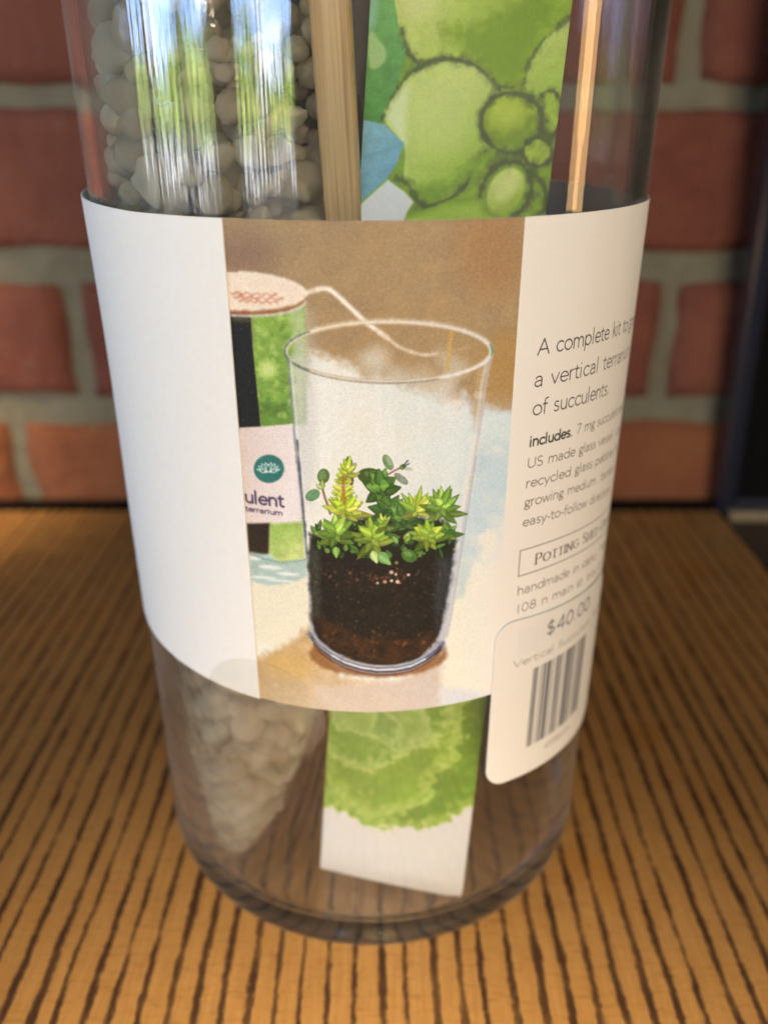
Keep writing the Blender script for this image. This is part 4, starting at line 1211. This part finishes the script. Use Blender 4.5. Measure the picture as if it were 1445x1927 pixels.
# gravel bag
bag = empty("gravel_bag", (-.027, -.010, Z0))
tag(bag, "clear plastic bag of grey beige pebbles inside the left of the glass cylinder", "bag")
def bag_sec(z):
    """centre and half axes of the bag at height z above the floor of the vessel"""
    t = min(1, max(0, z / .055)); s = t ** .62
    cx_ = -.0275 - (1 - s) * .0060; cy_ = -.0085 - (1 - s) * .0225
    return cx_, cy_, .0015 + .0205 * s, .0012 + .0288 * s
bfilm = bmesh.new(); rg = []
NZ, NA = 90, 96
for j in range(NZ + 1):
    z = .196 * (j / NZ) ** 1.15
    cx_, cy_, a_, b_ = bag_sec(z)
    row = []
    for k in range(NA):
        t = 2 * math.pi * k / NA
        n_ = mnoise.noise((math.cos(t) * 2.2, math.sin(t) * 2.2, z * 38)); n3 = mnoise.noise((math.cos(t) * 7 + 9, math.sin(t) * 7, z * 90))
        q_ = 1 + .035 * n_ + .022 * n3
        q_ += .16 * max(0, 1 - z / .06)
        x_, y_ = cx_ + a_ * q_ * math.cos(t), cy_ + b_ * q_ * math.sin(t)
        r_ = math.hypot(x_, y_)
        if r_ > RI - .0007: x_ *= (RI - .0007) / r_; y_ *= (RI - .0007) / r_
        row.append(bfilm.verts.new((x_ - bag.location.x, y_ - bag.location.y, z + .001)))
    rg.append(row)
for A_, B_ in zip(rg[:-1], rg[1:]):
    for k in range(NA): bfilm.faces.new((A_[k], A_[(k + 1) % NA], B_[(k + 1) % NA], B_[k]))
bfilm.faces.new(rg[0][::-1])
from_bm("bag_film", bfilm, bag, M_FILM, True)
# crumpled lower end of the bag: a loose second fold of film over the stones
tl = bmesh.new(); rg = []
for j in range(61):
    z = -.0002 + .078 * j / 60
    cx_, cy_, a_, b_ = bag_sec(max(z, 0)); row = []
    for k in range(61):
        t = math.pi * (1.02 + 1.02 * k / 60)
        n_ = mnoise.noise((k * .16, z * 120, 5.0)); n3 = mnoise.noise((k * .45 + z * 300, z * 260, 8.0))
        q_ = 1.20 - .10 * min(1, z / .05) + .05 * n_ + .03 * n3
        x_, y_ = cx_ + (a_ + .0012) * q_ * math.cos(t), cy_ + (b_ + .0008) * q_ * math.sin(t)
        r_ = math.hypot(x_, y_)
        if r_ > RI - .0004: x_ *= (RI - .0004) / r_; y_ *= (RI - .0004) / r_
        row.append(tl.verts.new((x_ - bag.location.x, y_ - bag.location.y, z + .0006)))
    rg.append(row)
for A_, B_ in zip(rg[:-1], rg[1:]):
    for k in range(60): tl.faces.new((A_[k], A_[k + 1], B_[k + 1], B_[k]))
from_bm("bag_fold", tl, bag, M_TAIL, True)
# pebble meshes
peb_me = []
for i in range(14):
    bm = bmesh.new(); bmesh.ops.create_icosphere(bm, subdivisions=3, radius=1)
    q = random.Random(100 + i); sx3 = (q.uniform(.85, 1.25), q.uniform(.75, 1.0), q.uniform(.62, .9))
    for v in bm.verts:
        n_ = mnoise.noise(v.co * 1.1 + Vector((i * 7, 0, 0))); n3 = mnoise.noise(v.co * 2.6 + Vector((0, i * 7, 0)))
        c_ = mnoise.cell(v.co * 1.4 + Vector((i, i, i)))
        k_ = 1 + .30 * n_ + .13 * n3 + .05 * mnoise.noise(v.co * 5.5 + Vector((i, i * 3, 0)))
        v.co = Vector((v.co.x * sx3[0], v.co.y * sx3[1], v.co.z * sx3[2])) * k_
        m_ = max(abs(v.co.x), abs(v.co.y), abs(v.co.z))
    me = bpy.data.meshes.new("pebble"); bm.to_mesh(me); bm.free()
    me.materials.append(M_PEB[i % 5]); me.polygons.foreach_set("use_smooth", [True] * len(me.polygons))
    peb_me.append(me)
# pack spheres inside the bag by relaxation
NP = 1050
rads = RNG.choice([.0021, .0027, .0034, .0042, .0052], NP, p=[.22, .28, .25, .17, .08])
pos = np.empty((NP, 3))
for i in range(NP):
    z = RNG.uniform(.004, .188); cx_, cy_, a_, b_ = bag_sec(z)
    t = RNG.uniform(0, 2 * math.pi); k_ = math.sqrt(RNG.random())
    pos[i] = (cx_ + a_ * k_ * math.cos(t), cy_ + b_ * k_ * math.sin(t), z)
for it in range(48):
    d_ = pos[:, None, :] - pos[None, :, :]
    L_ = np.sqrt((d_ ** 2).sum(-1)) + np.eye(NP)
    mn = (rads[:, None] + rads[None, :]) * .93
    ov = np.clip(mn - L_, 0, None) * (1 - np.eye(NP))
    pos += (d_ / L_[..., None] * ov[..., None]).sum(1) * .32
    for i in range(NP):
        z = min(max(pos[i, 2], rads[i] * .9 + .0015), .193)
        pos[i, 2] = z
        cx_, cy_, a_, b_ = bag_sec(z)
        a2, b2 = max(a_ - rads[i] * .92, .0004), max(b_ - rads[i] * .92, .0004)
        ex, ey = (pos[i, 0] - cx_) / a2, (pos[i, 1] - cy_) / b2
        r_ = math.hypot(ex, ey)
        if r_ > 1: pos[i, 0] = cx_ + a2 * ex / r_; pos[i, 1] = cy_ + b2 * ey / r_
        rr2 = math.hypot(pos[i, 0], pos[i, 1]); lim = RI - .0012 - rads[i] * .95
        if rr2 > lim: pos[i, :2] *= lim / rr2
front = []
for i in range(NP):
    cx_, cy_, a_, b_ = bag_sec(pos[i, 2])
    front.append(((pos[i, 1] - cy_) / max(b_, .004)) * 1.0 + abs(pos[i, 0] - cx_) / max(a_, .004) * .25 - rads[i] * 40)
order = np.argsort(front)
inner = bmesh.new()
for rank, i in enumerate(order):
    q = random.Random(int(i)); me = peb_me[q.randrange(14)]
    mt = Matrix.Translation(Vector(pos[i]) - Vector((bag.location.x, bag.location.y, 0)) + Vector((0, 0, .0005))) @ Matrix.Rotation(q.uniform(0, 6.28), 4, 'Z') @ Matrix.Rotation(q.uniform(-.6, .6), 4, 'X') @ Matrix.Rotation(q.uniform(-.5, .5), 4, 'Y') @ Matrix.Scale(rads[i], 4)
    if rank < 298:
        o = bpy.data.objects.new("pebble", me); COL.objects.link(o); o.parent = bag; o.matrix_local = mt
    else:
        tmp = bmesh.new(); bmesh.ops.create_icosphere(tmp, subdivisions=2, radius=1.0, matrix=mt @ Matrix.Diagonal((1.0, .9, .8, 1)))
        t2 = bpy.data.meshes.new("t"); tmp.to_mesh(t2); tmp.free(); inner.from_mesh(t2); bpy.data.meshes.remove(t2)
gi = from_bm("gravel", inner, bag, M_PEB[1], True); gi['kind'] = 'stuff'

# card
cd_ = empty("printed_card", tuple(CO))
tag(cd_, "tall white card with a green watercolour of succulents standing inside the cylinder", "card")
cth = .0007
vs, uvs, fs = [], [], []
nj = 40
for l in (0, 1):
    for i in range(9):
        for j in range(nj + 1):
            s_, t_ = i / 8, j / nj
            tt = t_ * CH
            P_ = card_pt(s_, tt) + np.array([0, 1, 0]) * (-.0010 * math.sin(math.pi * s_) * min(1, .3 + t_) + l * cth)
            P_[2] = max(P_[2], Z0 + .0001)
            P_ = P_ - CO
            vs.append(tuple(P_)); uvs.append((s_ * CW * 1000, t_ * CH * 1000))
I = lambda l, i, j: l * 9 * (nj + 1) + i * (nj + 1) + j
for i in range(8):
    for j in range(nj):
        fs.append((I(0, i, j), I(0, i + 1, j), I(0, i + 1, j + 1), I(0, i, j + 1)))
nf0 = len(fs)
for i in range(8):
    for j in range(nj): fs.append((I(1, i, j), I(1, i, j + 1), I(1, i + 1, j + 1), I(1, i + 1, j)))
for i in range(8): fs += [(I(0, i, nj), I(0, i + 1, nj), I(1, i + 1, nj), I(1, i, nj)), (I(0, i, 0), I(1, i, 0), I(1, i + 1, 0), I(0, i + 1, 0))]
for j in range(nj): fs += [(I(0, 0, j), I(0, 0, j + 1), I(1, 0, j + 1), I(1, 0, j)), (I(0, 8, j), I(1, 8, j), I(1, 8, j + 1), I(0, 8, j + 1))]
me = bpy.data.meshes.new("card_sheet"); me.from_pydata(vs, [], fs)
uvl = me.uv_layers.new(name="UVMap"); li = np.empty(len(me.loops), int); me.loops.foreach_get("vertex_index", li)
UVc = np.array(uvs); UVc = np.stack([(UVc[:, 0] + 1) / (CW * 1000 + 2), (UVc[:, 1] + 1) / (CH * 1000 + 2)], 1)
uvl.data.foreach_set("uv", UVc[li].ravel())
me.materials.append(M_CARD); me.materials.append(M_PAPER)
me.polygons.foreach_set("material_index", [0] * nf0 + [1] * (len(fs) - nf0))
link("card_sheet", me, cd_)

# bamboo stake: flat stick with rounded edges, leaning from back to front
def beam(name, p0, p1, wx, wy, mat, rot=0.0, bev=.0008):
    p0, p1 = Vector(p0), Vector(p1); L_ = (p1 - p0).length
    bm = box_bm(-wx / 2, wx / 2, -wy / 2, wy / 2, 0, L_, bev, 3)
    o = from_bm(name, bm, None, mat)
    qd = (p1 - p0).to_track_quat('Z', 'Y')
    o.rotation_mode = 'QUATERNION'
    up = Matrix.Rotation(rot, 4, 'Z').to_quaternion()
    # keep the flat face towards -Y
    z = (p1 - p0).normalized(); x = Vector((1, 0, 0)); x = (x - z * x.dot(z)).normalized(); y = z.cross(x)
    o.rotation_quaternion = Matrix((x, y, z)).transposed().to_quaternion() @ up
    o.location = p0
    return o
bam = beam("bamboo_stick", (.0015, .004, Z0 + .0015), (-.0072, -.0400, .238), .0064, .0034, M_BAMBOO, rot=-.16)
tag(bam, "flat bamboo stick standing upright between the pebble bag and the card", "stick")
# dark brown pouch of growing medium behind them
pk = bmesh.new(); rgp = []
for j in range(41):
    t_ = j / 40; z = Z0 + .236 * t_
    row = []
    cx_ = .006 - .013 * t_ + .002; cy_ = .016 - .006 * t_
    for k in range(40):
        a = 2 * math.pi * k / 40
        pw = .0185 * (1 - .15 * abs(2 * t_ - 1) ** 4); dp = .0095 * (math.sin(math.pi * min(1, max(0, t_ * .94 + .03))) ** .35)
        n_ = mnoise.noise((math.cos(a) * 1.5, math.sin(a) * 1.5, z * 30)) * .0016
        ca, sa = math.cos(a), math.sin(a)
        row.append(pk.verts.new((cx_ + (pw + n_) * math.copysign(abs(ca) ** .8, ca), cy_ + (dp + n_) * math.copysign(abs(sa) ** .9, sa), z)))
    rgp.append(row)
for A_, B_ in zip(rgp[:-1], rgp[1:]):
    for k in range(40): pk.faces.new((A_[k], A_[(k + 1) % 40], B_[(k + 1) % 40], B_[k]))
pk.faces.new(rgp[0][::-1]); pk.faces.new(rgp[-1])
pouch = from_bm("dark_pouch", pk, None, M_PACK, True)
tag(pouch, "dark brown pouch showing in the gap between the pebble bag and the bamboo stick", "pouch")

# ================================================================== SHOP WINDOW behind the camera (seen in the glass)
def outdoor_mat():
    m = NT("daylight_view")
    sep = m.n('ShaderNodeSeparateXYZ', {0: m.obj()})
    x, z = sep.outputs[0], sep.outputs[2]
    v = m.n('ShaderNodeCombineXYZ', {0: x, 1: 0.0, 2: z}).outputs[0]
    big = m.noise(v, 1.6, 4, .6); v2 = m.n('ShaderNodeCombineXYZ', {0: m.math('MULTIPLY', x, 14), 1: 3.0, 2: m.math('MULTIPLY', z, 4)}).outputs[0]
    fine = m.noise(v2, 1.0, 5, .65)
    sky = m.mix(m.smooth(big, .45, .7), (.30, .52, 1.0), (.80, .90, 1.0))
    tree = m.mix(m.smooth(fine, .40, .62), (.02, .04, .01), (.36, .50, .12))
    edge = m.math('ADD', z, m.math('MULTIPLY', m.math('SUBTRACT', big, .5), 1.0))
    edge = m.math('ADD', edge, m.math('MULTIPLY', m.math('SUBTRACT', fine, .5), 1.1))
    col = m.mix(m.smooth(edge, .40, .46), tree, sky)
    street = m.mix(m.smooth(fine, .47, .60), (.05, .06, .05), (.75, .78, .88))
    rag = m.math('MULTIPLY', m.math('SUBTRACT', fine, .5), .9)
    low = m.math('SUBTRACT', 1.0, m.smooth(m.math('ADD', z, rag), .12, .18))
    col = m.mix(low, col, street)
    pav = m.math('SUBTRACT', 1.0, m.smooth(m.math('ADD', z, rag), -.04, .05))
    col = m.mix(pav, col, (.05, .05, .05))
    em = m.n('ShaderNodeEmission', {0: col, 1: 8.8})
    m.t.links.new(em.outputs[0], m.out.inputs[0])
    return m.m
M_VIEW = outdoor_mat()
win = empty("shop_window", (-2.55, -1.75, 0))
win.rotation_euler = (0, 0, R_(-55))     # local +y points towards the vessel
tag(win, "tall shop window with dark mullions letting in daylight", "window")
WZ0, WZ1 = -.35, .80
lights_ = [(-2.22, -1.92), (-1.62, -.80), (-.66, -.10), (.50, 1.00), (1.03, 1.76)]
edges = [-2.26]
for (a, b) in lights_: from_bm("pane", box_bm(a, b, -.012, -.006, WZ0, WZ1), win, M_VIEW)
for (a0, a), (b, b0) in zip(lights_[:-1], lights_[1:]):
    from_bm("post", box_bm(a + .001, b - .001, -.03, .03, WZ0, WZ1, .002), win, M_DARK)
edges = [-2.262, 1.802]
for e_ in edges: from_bm("mullion", box_bm(e_ - .035, e_ + .035, -.03, .03, WZ0, WZ1, .003), win, M_DARK)
from_bm("sill", box_bm(-2.3, 1.84, -.05, .05, WZ0 - .06, WZ0 - .001, .004), win, M_DARK)
from_bm("head", box_bm(-2.3, 1.84, -.05, .05, WZ1 + .001, WZ1 + .08, .004), win, M_DARK)
